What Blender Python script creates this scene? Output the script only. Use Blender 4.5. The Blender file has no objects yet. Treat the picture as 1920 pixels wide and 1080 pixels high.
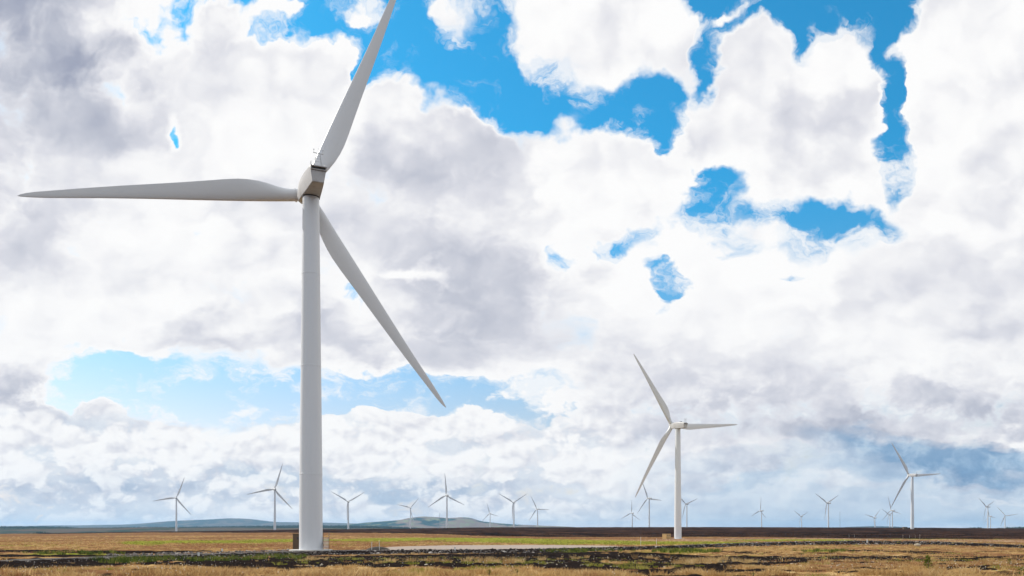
import bpy, bmesh, math, random
import numpy as np
from mathutils import Vector, Matrix, Euler

scene = bpy.context.scene
F = 1565.0            # focal length in photo pixels (1920 wide)
YH = 996.0            # photo row of the eye-level horizon
R_ = math.radians

# ------------------------------------------------------------------ camera
cam_data = bpy.data.cameras.new("camera")
cam = bpy.data.objects.new("camera", cam_data)
scene.collection.objects.link(cam)
cam.location = (0, 0, 0)                       # eye level is z = 0
cam.rotation_euler = (R_(90), 0, 0)
cam_data.sensor_width = 36.0
cam_data.lens = 36.0 * F / 1920.0
cam_data.shift_y = (YH - 540.0) / 1920.0       # rising-front lens, verticals stay vertical
cam_data.clip_start = 0.1
cam_data.clip_end = 120000.0
scene.camera = cam

# ------------------------------------------------------------------ view
vs = scene.view_settings
vs.view_transform = 'Standard'
vs.look = 'None'
vs.exposure = 0.0
vs.gamma = 1.0
vs.use_curve_mapping = False

# ------------------------------------------------------------------ sun
SUN_AZ = 57.0          # degrees to the left of +Y
SUN_EL = 38.0
S = Vector((-math.sin(R_(SUN_AZ)) * math.cos(R_(SUN_EL)), math.cos(R_(SUN_AZ)) * math.cos(R_(SUN_EL)), math.sin(R_(SUN_EL))))
sun_data = bpy.data.lights.new("sun", 'SUN')
sun_data.energy = 4.2
sun_data.angle = R_(0.53)
sun_data.color = (1.0, 0.95, 0.86)
sun = bpy.data.objects.new("sun", sun_data)
scene.collection.objects.link(sun)
sun.location = S * 300
sun.rotation_euler = S.to_track_quat('Z', 'Y').to_euler()

# ------------------------------------------------------------------ world: clear sky with a procedural cloud field
world = bpy.data.worlds.new("World")
scene.world = world
world.use_nodes = True
NT = world.node_tree
NT.nodes.clear()


class G:
    """tiny helper for building shader graphs"""
    def __init__(self, nt): self.nt = nt
    def n(self, t, **kw):
        nd = self.nt.nodes.new(t)
        for k, v in kw.items(): setattr(nd, k, v)
        return nd
    def l(self, a, b): self.nt.links.new(a, b)
    def put(self, sock, v):
        if isinstance(v, bpy.types.NodeSocket): self.l(v, sock)
        elif v is not None: sock.default_value = v
    def m(self, op, a, b=None, c=None, clamp=False):
        nd = self.n('ShaderNodeMath', operation=op, use_clamp=clamp)
        self.put(nd.inputs[0], a)
        if b is not None: self.put(nd.inputs[1], b)
        if c is not None: self.put(nd.inputs[2], c)
        return nd.outputs[0]
    def vm(self, op, a, b=None, scale=None):
        nd = self.n('ShaderNodeVectorMath', operation=op)
        self.put(nd.inputs[0], a)
        if b is not None: self.put(nd.inputs[1], b)
        if scale is not None: self.put(nd.inputs['Scale'], scale)
        return nd.outputs['Value'] if op in ('LENGTH', 'DOT_PRODUCT') else nd.outputs['Vector']
    def xyz(self, x=0.0, y=0.0, z=0.0):
        nd = self.n('ShaderNodeCombineXYZ')
        for i, v in enumerate((x, y, z)): self.put(nd.inputs[i], v)
        return nd.outputs[0]
    def sep(self, v):
        nd = self.n('ShaderNodeSeparateXYZ'); self.l(v, nd.inputs[0]); return nd.outputs
    def mix(self, f, a, b):
        nd = self.n('ShaderNodeMix', data_type='FLOAT'); nd.clamp_factor = True
        self.put(nd.inputs[0], f); self.put(nd.inputs[2], a); self.put(nd.inputs[3], b); return nd.outputs[0]
    def cmix(self, f, a, b, blend='MIX'):
        nd = self.n('ShaderNodeMix', data_type='RGBA', blend_type=blend); nd.clamp_factor = True
        self.put(nd.inputs[0], f)
        for i, v in ((6, a), (7, b)):
            if isinstance(v, (tuple, list)) and len(v) == 3: v = (*v, 1)
            self.put(nd.inputs[i], v)
        return nd.outputs[2]
    def sstep(self, v, a, b, lo=0.0, hi=1.0, kind='SMOOTHSTEP'):
        nd = self.n('ShaderNodeMapRange', interpolation_type=kind, clamp=True)
        self.put(nd.inputs[0], v); self.put(nd.inputs[1], a); self.put(nd.inputs[2], b)
        self.put(nd.inputs[3], lo); self.put(nd.inputs[4], hi); return nd.outputs[0]
    def noise(self, vec, scale, detail=4, rough=0.5, dim='3D', dist=0.0, lac=2.0, out=0):
        nd = self.n('ShaderNodeTexNoise', noise_dimensions=dim)
        if vec is not None: self.l(vec, nd.inputs['Vector'])
        nd.inputs['Scale'].default_value = scale; nd.inputs['Detail'].default_value = detail
        nd.inputs['Roughness'].default_value = rough; nd.inputs['Distortion'].default_value = dist
        nd.inputs['Lacunarity'].default_value = lac
        return nd.outputs[out]
    def voro(self, vec, scale, detail=2, rough=0.5, smooth=None, dim='2D'):
        nd = self.n('ShaderNodeTexVoronoi', voronoi_dimensions=dim, feature='SMOOTH_F1' if smooth else 'F1')
        if vec is not None: self.l(vec, nd.inputs['Vector'])
        nd.inputs['Scale'].default_value = scale; nd.inputs['Detail'].default_value = detail
        nd.inputs['Roughness'].default_value = rough; nd.normalize = True
        if smooth: nd.inputs['Smoothness'].default_value = smooth
        return nd.outputs['Distance']
    def ramp(self, f, stops, interp='LINEAR'):
        nd = self.n('ShaderNodeValToRGB'); cr = nd.color_ramp; cr.interpolation = interp
        while len(cr.elements) > 1: cr.elements.remove(cr.elements[-1])
        for i, (p, c) in enumerate(stops):
            e = cr.elements[0] if i == 0 else cr.elements.new(p)
            e.position = p; e.color = (*c, 1) if len(c) == 3 else c
        self.put(nd.inputs[0], f); return nd.outputs[0]
    def spots(self, vec, base, items, fz=1.0):
        """elliptical patches laid over one another: (px, py, rx, ry, rot, value, softness)"""
        L = base
        for (px, py, rx, ry, rot, val, soft) in items:
            mp = self.n('ShaderNodeMapping', vector_type='TEXTURE')
            self.l(vec, mp.inputs[0])
            mp.inputs[1].default_value = ((px - 960) / F, (YH - py) / F, 0)
            mp.inputs[2].default_value = (0, 0, R_(rot))
            mp.inputs[3].default_value = (rx / F, ry / F, 1)
            gr = self.n('ShaderNodeTexGradient', gradient_type='SPHERICAL')
            self.l(mp.outputs[0], gr.inputs[0])
            L = self.mix(self.m('MULTIPLY', gr.outputs['Fac'], 1.0 / (soft * fz), clamp=True), L, val)
        return L


# (photo-pixel bearings only serve to say in which compass direction and how high each cloud stands)
COVER = [
    # holes of clear sky: (px, py, rx, ry, rot, value, softness)
    (420, -10, 170, 120, 20, -0.55, .6), (300, -20, 120, 60, 0, -0.3, .8), (540, 30, 130, 95, 20, -0.75, .6), (640, 40, 130, 90, 20, -0.9, .5),
    (760, 60, 190, 150, 20, -1.0, .4), (900, 110, 240, 150, 14, -1.0, .4), (960, 160, 200, 100, 20, -0.9, .5), (1080, 225, 260, 95, 16, -0.9, .5),
    (1190, 200, 150, 120, 0, -0.9, .5), (1580, 10, 330, 130, 0, -1.1, .35), (1400, 40, 160, 90, 0, -1.0, .5), (1330, 170, 95, 150, -10, -0.8, .5),
    (1692, 190, 60, 200, 6, -2.6, .9), (1700, 300, 40, 70, 0, -2.0, .9), (1280, 290, 60, 90, 10, -1.8, .9), (1330, 350, 90, 40, 25, -1.4, .9), (1710, 320, 40, 90, 0, -0.6, .8), (1330, 335, 130, 70, 30, -0.6, .6), (1300, 290, 60, 60, 0, -0.7, .6), (1560, 388, 230, 36, -8, -0.85, .6), (1400, 380, 120, 40, 20, -0.45, .7),
    (1240, 480, 300, 100, -4, 0.12, .7), (1140, 455, 130, 46, 10, -0.42, .9), (1280, 520, 80, 36, -10, -0.34, .9), (1470, 512, 80, 28, 0, -0.25, .9),
    (300, 262, 26, 34, 0, -0.8, .9),
    (500, 742, 470, 72, -2, -0.95, .75), (250, 740, 190, 76, 0, -1.0, .8), (780, 738, 240, 54, 4, -1.0, .8), (970, 775, 140, 44, 10, -0.55, .7), (160, 700, 90, 40, -20, -.5, .8),
    # clouds inside the clear parts
    (650, 10, 60, 50, 40, -0.25, .7),
    (430, 70, 130, 60, 45, 0.25, .7), (400, 20, 60, 34, 0, 0.05, .8), (520, 10, 50, 40, 30, .1, .8),
    (600, 125, 80, 90, 0, 0.8, .35), (510, 140, 130, 75, 20, 0.8, .5), (670, 215, 130, 95, 0, 0.8, .35), (740, 230, 130, 105, 0, 0.8, .35), (830, 275, 140, 100, 14, 0.8, .35), (930, 300, 100, 80, 14, 0.7, .5),
    (870, 12, 90, 60, -20, 0.4, .6), (820, 5, 60, 30, 0, 0.4, .6),
    (1150, 30, 190, 100, 0, 1.0, .4), (1060, 70, 90, 85, 30, 0.8, .45), (1130, 130, 120, 60, 25, 0.6, .5), (1300, 50, 66, 95, 0, 0.8, .45), (1310, 110, 40, 60, 10, 0.6, .6), (1220, 205, 90, 34, 35, 0.35, .7), (1100, 215, 22, 60, -20, -0.05, .9),
    (1390, 215, 140, 120, 0, 1.0, .35), (1590, 215, 100, 160, -8, 1.0, .35), (1490, 270, 220, 115, 0, 1.0, .4), (1410, 125, 60, 72, 0, 1.0, .45), (1580, 125, 76, 70, 20, 1.0, .45), (1360, 330, 110, 50, 30, 0.4, .6), (1300, 260, 50, 60, 0, .7, .6),
    (1410, 38, 70, 26, 10, 0.25, .7), (1615, 70, 40, 60, 15, 0.3, .7),
    (1850, 120, 170, 220, 0, 1.0, .3), (1800, 50, 90, 90, 30, 0.9, .5), (1720, 100, 60, 44, 0, 0.55, .6), (1820, 340, 150, 260, 0, 1.0, .3), (1720, 270, 26, 40, 0, .2, .8),
    (960, 285, 120, 40, 14, 0.5, .7), (1160, 345, 150, 100, 0, 0.9, .35), (1030, 340, 150, 110, 0, 0.9, .4), (1240, 330, 60, 70, 0, .8, .5),
    # low cumulus
    (700, 820, 150, 60, 5, 0.8, .45), (600, 835, 160, 50, 0, 0.7, .5), (330, 830, 240, 38, 0, 0.6, .6), (120, 805, 180, 50, -5, 0.7, .5), (880, 815, 120, 44, 0, 0.7, .5),
    # gaps between the heaps
    (1258, 215, 62, 70, 0, -1.3, .9), (1692, 195, 36, 175, 6, -1.6, .9), (1345, 95, 26, 80, -8, -0.8, .9), (1330, 338, 90, 32, 20, -0.8, .9), (1160, 452, 70, 30, 15, -0.7, .9), (1285, 520, 50, 26, -10, -0.6, .9),
]
GREY = [
    # thick, shaded parts of the clouds (0 = brightest)
    (60, 60, 470, 270, -12, 0.95, .8), (0, 300, 200, 260, 0, 0.62, .9), (330, 40, 160, 60, 30, 0.6, .9), (20, 480, 160, 120, 0, 0.5, .9),
    (470, 200, 260, 130, -20, 0.05, .8), (280, 330, 160, 80, 0, 0.12, .9),
    (800, 330, 240, 170, 15, 0.62, .7), (900, 260, 160, 80, 30, 0.45, .9), (650, 420, 300, 110, 0, 0.42, .9), (250, 520, 300, 100, 0, 0.3, .9), (420, 380, 200, 50, 0, 0.40, .9),
    (830, 470, 250, 220, 10, 0.50, .8), (860, 590, 330, 130, 10, 0.66, .8), (700, 640, 260, 60, 0, 0.55, .9), (420, 660, 330, 50, 0, 0.45, .9), (60, 740, 190, 70, 0, 0.72, .8), (960, 520, 160, 70, 0, 0.6, .9),
    (760, 520, 70, 36, 0, 0.05, .8), (1080, 640, 150, 60, 0, 0.45, .9),
    (1130, 350, 170, 70, 0, 0.02, .7),
    (1540, 270, 150, 90, 10, 0.36, .8), (1180, 60, 120, 50, 0, 0.14, .9),
    (1780, 470, 260, 90, 0, 0.34, .9), (1850, 600, 260, 120, 0, 0.36, .9), (1500, 690, 460, 100, 4, 0.36, .9), (1240, 700, 240, 60, 0, 0.34, .9),
    (1300, 760, 420, 60, 6, 0.50, .9), (1560, 790, 460, 70, 6, 0.62, .8), (1860, 770, 240, 80, -8, 0.66, .8), (1760, 852, 330, 60, -8, 0.95, .6), (1720, 925, 300, 26, -4, 0.15, .7), (1560, 960, 500, 34, 0, .2, .6),
    (1420, 870, 300, 50, 4, 0.62, .8), (1150, 800, 160, 50, 0, 0.45, .9),
    (1690, 700, 140, 34, 10, 0.10, .9), (1900, 820, 70, 26, -20, 0.08, .9),
    (180, 880, 330, 36, 2, 0.42, .8), (560, 905, 360, 34, 0, 0.46, .8), (860, 905, 240, 34, 0, 0.50, .8), (240, 812, 200, 30, 0, 0.2, .9), (700, 800, 120, 40, 0, 0.10, .8), (1010, 860, 160, 46, 0, 0.36, .9),
    (700, 955, 700, 24, 0, 0.30, .8),
]
SLATE = [
    # parts where the distance turns the cloud base blue
    (1790, 862, 330, 50, -9, 1.0, .5), (1640, 885, 260, 44, -8, 0.8, .7), (1420, 905, 200, 34, 8, 0.75, .8), (1560, 960, 520, 60, 0, 0.62, .5), (1850, 930, 260, 60, 0, 0.62, .6),
    (1280, 950, 240, 50, 0, 0.45, .8), (560, 910, 330, 34, 0, 0.55, .7), (780, 915, 260, 34, 0, 0.6, .7), (200, 900, 260, 24, 0, 0.45, .8), (100, 930, 300, 16, 0, 0.35, .9), (820, 958, 400, 14, 0, 0.15, .8), (1300, 880, 200, 40, 10, 0.35, .8),
    (1800, 900, 120, 10, 0, 0.40, .8), (1880, 922, 90, 9, 0, 0.35, .8), (1760, 938, 120, 8, 0, 0.45, .8),
]

COVER = [(a, b, c * 1.16, d_ * 1.16, e, f_, h) if f_ < 0 else (a, b, c * 1.06, d_ * 1.06, e, f_, h) for a, b, c, d_, e, f_, h in COVER]

g = G(NT)
tc = g.n('ShaderNodeTexCoord')
d = g.vm('NORMALIZE', tc.outputs['Generated'])
dx, dy, dz = g.sep(d)
ay = g.m('MAXIMUM', g.m('ABSOLUTE', dy), 0.16)
u = g.m('DIVIDE', dx, ay)
v = g.m('DIVIDE', dz, ay)
uv = g.xyz(u, v, 0.0)
# stretched so that clouds get smaller towards the horizon
vc = g.m('MAXIMUM', g.m('ADD', v, 0.30), 0.12)
q = g.xyz(g.m('MULTIPLY', u, 1.75), g.m('MULTIPLY', g.m('LOGARITHM', vc, math.e), 1.45), 0.0)
# ragged outlines: bend the field with noise at two sizes
w1 = g.vm('SUBTRACT', g.noise(q, 3.2, 2, .5, out=1), (.5, .5, .5))
w2 = g.vm('SUBTRACT', g.noise(q, 9.0, 4, .55, out=1), (.5, .5, .5))
w2s = g.vm('SCALE', w2, scale=g.m('MULTIPLY', vc, 0.11))
uvw = g.vm('ADD', g.vm('ADD', uv, g.vm('SCALE', w1, scale=g.m('MULTIPLY', vc, 0.17))), w2s)
cover = g.m('MULTIPLY', g.spots(uvw, 0.55, COVER, 1.35), 1.35)
cover = g.m('MAXIMUM', cover, g.sstep(v, 0.085, 0.035, -1.5, 0.8))
uvg = g.vm('ADD', g.vm('ADD', uv, g.vm('SCALE', w1, scale=g.m('MULTIPLY', vc, 0.26))), g.vm('SCALE', w2, scale=g.m('MULTIPLY', vc, 0.22)))
grey = g.spots(uvg, 0.10, GREY)
slate = g.spots(uvg, 0.0, SLATE)

qw = g.vm('ADD', q, g.vm('SCALE', w2, scale=0.10))
def puffs(vec):
    """billowing cloud structure, 0..1"""
    a = g.noise(vec, 4.2, 9, .55, dim='2D')
    b = g.voro(vec, 6.5, 3, .6, smooth=.25)
    return g.m('ADD', g.m('MULTIPLY', a, 0.58), g.m('MULTIPLY', g.m('SUBTRACT', 1.0, b), 0.42))
# nearer the horizon the heaps are farther away and smaller
ql = g.xyz(g.m('MULTIPLY', u, 4.6), g.m('MULTIPLY', v, 6.2), 3.7)
qlw = g.vm('ADD', ql, g.vm('SCALE', w2, scale=0.14))
far_f = g.sstep(v, 0.27, 0.13)
p_lo = puffs(qlw)
p0 = g.mix(far_f, puffs(qw), p_lo)
def swell(vec):
    """heaped domes at three sizes, for the light and shade across them"""
    a_ = g.noise(vec, 3.4, 3, .5, dim='2D')
    b_ = g.m('POWER', g.voro(vec, 6.5, 2.4, .55, smooth=.30), 1.5)
    return g.m('ADD', g.m('MULTIPLY', a_, 0.55), g.m('MULTIPLY', g.m('SUBTRACT', 1.0, b_), 0.55))
r_hi = g.m('SUBTRACT', swell(g.vm('ADD', qw, (-0.030, 0.040, 0))), swell(qw))
r_lo = g.m('SUBTRACT', swell(g.vm('ADD', qlw, (-0.020, 0.050, 0))), swell(qlw))
rel = g.mix(far_f, r_hi, r_lo)
# flat-based rows of cloud one behind the other, low over the horizon
wr = g.noise(g.xyz(g.m('MULTIPLY', u, 3.0), g.m('MULTIPLY', v, 3.0), 1.3), 1.6, 3, .5)
rows_n = g.noise(g.xyz(g.m('MULTIPLY', u, 1.5), g.m('ADD', g.m('MULTIPLY', v, 19.0), g.m('MULTIPLY', wr, 1.6)), 5.0), 1.0, 3, .5)
rows = g.m('MULTIPLY', g.m('MULTIPLY', g.m('SUBTRACT', rows_n, 0.47), 1.15), g.sstep(v, 0.17, 0.09))
# unseen cloud overhead and behind the camera, broken up to lower the ambient light
away = g.m('MAXIMUM', g.sstep(dy, 0.12, -0.15), g.sstep(dz, 0.58, 0.75))
cover = g.mix(away, cover, 0.16)
dens = g.m('ADD', cover, g.m('MULTIPLY', g.m('SUBTRACT', p0, 0.53), 4.4))
ragged = g.sstep(g.noise(q, 2.1, 2, .5), 0.42, 0.62)
alpha = g.sstep(dens, g.mix(ragged, -0.05, -0.45), g.mix(ragged, 0.30, 1.0))
# thin shreds drifting off the edges into the clear air
qs = g.vm('ADD', g.vm('MULTIPLY', qw, (1.0, 1.25, 1.0)), g.vm('SCALE', w2, scale=0.16))
shred = g.m('SUBTRACT', g.noise(qs, 8.5, 8, .64, dim='2D'), 0.5)
veil = g.m('MULTIPLY', g.sstep(g.m('ADD', dens, g.m('MULTIPLY', shred, 5.5)), -0.75, 1.0), g.sstep(dens, -1.9, -0.2, 0.0, 0.85))
alpha = g.m('MAXIMUM', alpha, veil)
thick = g.sstep(dens, 0.10, 1.3)
relief = g.m('MULTIPLY', rel, g.mix(slate, 1.65, 0.4))
big = g.m('MULTIPLY', g.m('SUBTRACT', g.noise(q, 2.2, 5, .55, dim='2D'), 0.5), 0.55)
soft = g.mix(grey, 1.0, 0.45)
sh = g.m('MULTIPLY', g.m('ADD', grey, g.m('MULTIPLY', soft, g.m('ADD', g.m('ADD', relief, big), rows))), thick)
# crisp sunlit heads standing before the duller cloud of the row behind
heads = g.sstep(g.m('ADD', p_lo, g.m('MULTIPLY', g.m('SUBTRACT', rows_n, 0.5), -0.55)), 0.46, 0.61)
near_hz = g.m('MULTIPLY', g.sstep(v, 0.155, 0.125), g.m('SUBTRACT', 1.0, g.m('MULTIPLY', g.sstep(u, 0.02, 0.22), 0.85)))
dull = g.m('ADD', g.m('MULTIPLY', sh, 0.9), 0.12)
lit = g.m('MULTIPLY', g.m('ADD', rel, 0.05), 1.9)
sh = g.mix(near_hz, sh, g.mix(heads, dull, lit))
slate = g.m('MAXIMUM', slate, g.m('MULTIPLY', near_hz, g.m('MULTIPLY', g.m('SUBTRACT', 1.0, heads), 0.30)))
slate = g.m('MULTIPLY', slate, g.m('SUBTRACT', 1.0, g.m('MULTIPLY', near_hz, g.m('MULTIPLY', heads, 0.75))))
sh = g.m('MAXIMUM', sh, 0.0)
ccol = g.ramp(sh, [(0.0, (1.0, .995, .99)), (.10, (.96, .955, .96)), (.38, (.74, .745, .80)), (.65, (.55, .57, .65)), (1.0, (.34, .37, .48))])
ccol = g.cmix(slate, ccol, g.ramp(sh, [(0, (.52, .66, .80)), (.35, (.36, .52, .70)), (1, (.11, .27, .49))]))
sky = g.n('ShaderNodeTexSky', sky_type='NISHITA')
sky.sun_disc = False
sky.sun_elevation = R_(SUN_EL)
sky.sun_rotation = R_(-SUN_AZ)
sky.altitude = 0
sky.air_density = 1.0
sky.dust_density = 0.6
sky.ozone_density = 3.0
SKY_STRENGTH = 0.12
# clouds are brighter than white paint next to the clear sky: their radiance is given relative to the sky strength
low = g.sstep(dz, 0.04, 0.40)
skyc = g.cmix(1.0, sky.outputs[0], g.cmix(low, (1.36, 1.05, 0.96), (0.22, 1.25, 1.46)), 'MULTIPLY')
ccol_s = g.vm('SCALE', ccol, scale=1.0 / SKY_STRENGTH)
allc = g.cmix(alpha, skyc, ccol_s)
bg = g.n('ShaderNodeBackground')
g.l(allc, bg.inputs['Color'])
bg.inputs['Strength'].default_value = SKY_STRENGTH
ow = g.n('ShaderNodeOutputWorld')
g.l(bg.outputs[0], ow.inputs[0])
world.cycles.sampling_method = 'MANUAL'
world.cycles.sample_map_resolution = 512

# ================================================================== helpers
rng = np.random.default_rng(7)


def tag(o, label=None, cat=None, group=None, kind=None):
    if label: o['label'] = label
    if cat: o['category'] = cat
    if group: o['group'] = group
    if kind: o['kind'] = kind
    return o


def link(o, parent=None):
    scene.collection.objects.link(o)
    if parent is not None: o.parent = parent
    return o


def empty(name, loc, rz=0.0):
    o = bpy.data.objects.new(name, None)
    o.empty_display_size = 1.0
    o.location = loc
    o.rotation_euler = (0, 0, rz)
    return link(o)


def mesh_np(name, verts, faces, mat=None, parent=None, smooth=False, loops=None, starts=None, totals=None):
    """verts (n,3); faces (m,k) array, or loops/starts/totals for mixed polygons"""
    me = bpy.data.meshes.new(name)
    verts = np.asarray(verts, dtype=np.float32)
    if faces is not None:
        faces = np.asarray(faces, dtype=np.int32)
        k = faces.shape[1]
        loops = faces.ravel(); totals = np.full(len(faces), k, np.int32); starts = np.arange(len(faces), dtype=np.int32) * k
    me.vertices.add(len(verts)); me.vertices.foreach_set('co', verts.ravel())
    me.loops.add(len(loops)); me.loops.foreach_set('vertex_index', np.asarray(loops, np.int32))
    me.polygons.add(len(starts)); me.polygons.foreach_set('loop_start', starts); me.polygons.foreach_set('loop_total', totals)
    if smooth: me.polygons.foreach_set('use_smooth', np.ones(len(starts), bool))
    me.update(calc_edges=True); me.validate()
    if mat: me.materials.append(mat)
    return link(bpy.data.objects.new(name, me), parent)


class MB:
    """collects boxes, rods and lofts and links them as ONE mesh object"""
    def __init__(self): self.bm = bmesh.new()
    def box(self, c, size, rot=None, bevel=0.0):
        M = Matrix.Translation(c) @ (rot.to_4x4() if rot is not None else Matrix.Identity(4)) @ Matrix.Diagonal((*size, 1))
        r = bmesh.ops.create_cube(self.bm, size=1.0, matrix=M)
        if bevel:
            es = list({e for vv in r['verts'] for e in vv.link_edges})
            bmesh.ops.bevel(self.bm, geom=es, offset=bevel, segments=2, affect='EDGES')
        return self
    def rod(self, a, b, r, seg=8, r2=None):
        a, b = Vector(a), Vector(b); dv = b - a
        M = Matrix.Translation((a + b) / 2) @ dv.to_track_quat('Z', 'Y').to_matrix().to_4x4()
        bmesh.ops.create_cone(self.bm, cap_ends=True, segments=seg, radius1=r, radius2=r if r2 is None else r2, depth=dv.length, matrix=M)
        return self
    def loft(self, rings, cap=True):
        """rings: list of lists of points, all the same length, closed"""
        vs_ = [[self.bm.verts.new(p) for p in ring] for ring in rings]
        n = len(vs_[0])
        for a, b in zip(vs_, vs_[1:]):
            for i in range(n): self.bm.faces.new((a[i], a[(i + 1) % n], b[(i + 1) % n], b[i]))
        if cap:
            self.bm.faces.new(list(reversed(vs_[0]))); self.bm.faces.new(vs_[-1])
        return self
    def lathe(self, prof, seg=48):
        rings = [[(r * math.cos(2 * math.pi * i / seg), r * math.sin(2 * math.pi * i / seg), z) for i in range(seg)] for r, z in prof]
        return self.loft(rings)
    def build(self, name, mat, parent=None, smooth=None, mtx=None):
        bm = self.bm
        bmesh.ops.recalc_face_normals(bm, faces=bm.faces)
        if smooth is not None:
            for f_ in bm.faces: f_.smooth = True
            for e in bm.edges:
                if len(e.link_faces) == 2 and e.calc_face_angle(0) > R_(smooth): e.smooth = False
        me = bpy.data.meshes.new(name)
        bm.to_mesh(me); bm.free()
        me.materials.append(mat)
        o = link(bpy.data.objects.new(name, me), parent)
        if mtx is not None: o.matrix_local = mtx
        return o


# ---- smooth random fields for laying out the ground
_tab = rng.random((256, 256))
def vnoise(x, y):
    xi = np.floor(x).astype(int); yi = np.floor(y).astype(int)
    fx = x - xi; fy = y - yi
    fx = fx * fx * (3 - 2 * fx); fy = fy * fy * (3 - 2 * fy)
    a = _tab[xi & 255, yi & 255]; b = _tab[(xi + 1) & 255, yi & 255]; c = _tab[xi & 255, (yi + 1) & 255]; e = _tab[(xi + 1) & 255, (yi + 1) & 255]
    return (a * (1 - fx) + b * fx) * (1 - fy) + (c * (1 - fx) + e * fx) * fy
def fbm(x, y, octv=4, gain=.5):
    t = 0; amp = 1; n = 0
    for i in range(octv):
        t = t + amp * vnoise(x * 2 ** i + 17.3 * i, y * 2 ** i + 9.1 * i); n += amp; amp *= gain
    return t / n
def sm(x, a, b):
    t = np.clip((x - a) / (b - a), 0, 1); return t * t * (3 - 2 * t)


# ================================================================== materials
def mat_new(name):
    m = bpy.data.materials.new(name); m.use_nodes = True
    nt = m.node_tree; nt.nodes.clear()
    gg = G(nt)
    b = gg.n('ShaderNodeBsdfPrincipled'); o = gg.n('ShaderNodeOutputMaterial')
    gg.l(b.outputs[0], o.inputs[0])
    return m, gg, b


def paint(name, col, rough=.5, dirt=.12, dirtcol=(.30, .29, .27), scale=.5, metal=0.0, streak=(1, 1, .25), bump=0.0):
    m, gg, b = mat_new(name)
    t = gg.n('ShaderNodeTexCoord').outputs['Object']
    ts = gg.vm('MULTIPLY', t, streak)
    n1 = gg.noise(ts, scale, 6, .6); n2 = gg.noise(t, scale * 14, 3, .6)
    f_ = gg.m('MULTIPLY', gg.sstep(n1, .45, .78), dirt * 2)
    c = gg.cmix(f_, col, dirtcol)
    c = gg.cmix(gg.m('MULTIPLY', gg.sstep(n2, .5, .8), dirt), c, dirtcol)
    gg.l(c, b.inputs['Base Color'])
    gg.l(gg.mix(n1, rough - .08, rough + .12), b.inputs['Roughness'])
    b.inputs['Metallic'].default_value = metal
    if bump:
        bp = gg.n('ShaderNodeBump'); bp.inputs['Strength'].default_value = bump; bp.inputs['Distance'].default_value = .02
        gg.l(n2, bp.inputs['Height']); gg.l(bp.outputs[0], b.inputs['Normal'])
    return m


M = {}
M['tower'] = paint('tower_paint', (.72, .735, .765), .36, .07, scale=.22, streak=(1, 1, .12))
M['blade'] = paint('blade_gelcoat', (.72, .725, .74), .38, .08, scale=.3, streak=(1, 1, .15))
M['nacelle'] = paint('nacelle_grp', (.52, .515, .52), .5, .28, (.27, .245, .23), .55, streak=(1, 1, 1))
M['hubm'] = paint('hub_grp', (.66, .655, .645), .45, .15, (.36, .31, .28), .6)
M['dark'] = paint('dark_grille', (.035, .033, .033), .6, .1)
M['steel'] = paint('galvanised_steel', (.42, .43, .44), .42, .2, (.25, .25, .25), 2.0, metal=.6)
M['conc'] = paint('concrete', (.52, .50, .47), .85, .3, (.24, .23, .21), .8, bump=.3)
M['kiosk'] = paint('kiosk_paint', (.50, .32, .12), .6, .2, (.20, .13, .07), .7, streak=(1, 1, .3))
M['kioskd'] = paint('kiosk_dark_paint', (.10, .065, .035), .6, .2, (.05, .035, .02), .7)
M['white'] = paint('post_paint', (.74, .73, .70), .5, .15, scale=3)
M['yellow'] = paint('post_yellow_cap', (.75, .66, .25), .5, .1, scale=4)
M['wood'] = paint('weathered_wood', (.30, .26, .22), .8, .3, (.14, .12, .10), 2, streak=(6, 6, .5))

# ================================================================== terrain
PXK = np.array([-500., 0., 330., 620., 960., 1300., 1600., 1920., 2420.])
CREST = np.array([1002., 1000.5, 996.3, 992.2, 988.6, 988.2, 988.8, 990.5, 992.])
YK = np.array([2., 20, 32, 42, 60, 85, 110, 140, 190, 300, 442, 520, 700, 1000, 1300])
ZB = np.array([-1.64, -1.66, -1.72, -1.86, -2.3, -2.95, -3.35, -3.25, -3.15, -3.62, -4.12])
TERR = []
for i, c in enumerate(CREST):
    zc = (YH - c) / F * 1300
    far = [-4.12 + (zc + 4.12) * t for t in (.10, .34, .72, 1.0)]
    TERR.append(np.concatenate([ZB, far]))
TERR = np.array(TERR)
ROAD = np.array([(-700, 62, -3.05), (-350, 78, -3.2), (0, 93, -3.30), (250, 112, -3.32), (500, 130, -3.26), (750, 143, -3.16), (1000, 152, -3.15), (1250, 176, -3.05), (1400, 192, -2.66), (1600, 208, -2.36), (1750, 204, -2.50), (1920, 190, -3.15), (2150, 172, -3.3), (2600, 150, -3.3)])


def interp2(px, y):
    ly = np.log(np.maximum(y, 2.0)); lk = np.log(YK)
    px = np.clip(px, PXK[0], PXK[-1])
    cols = np.array([np.interp(ly, lk, row) for row in TERR])      # (k, n)
    idx = np.clip(np.searchsorted(PXK, px) - 1, 0, len(PXK) - 2)
    t = (px - PXK[idx]) / (PXK[idx + 1] - PXK[idx]); t = t * t * (3 - 2 * t)
    n = np.arange(px.size)
    return cols[idx, n] * (1 - t) + cols[idx + 1, n] * t


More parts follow.
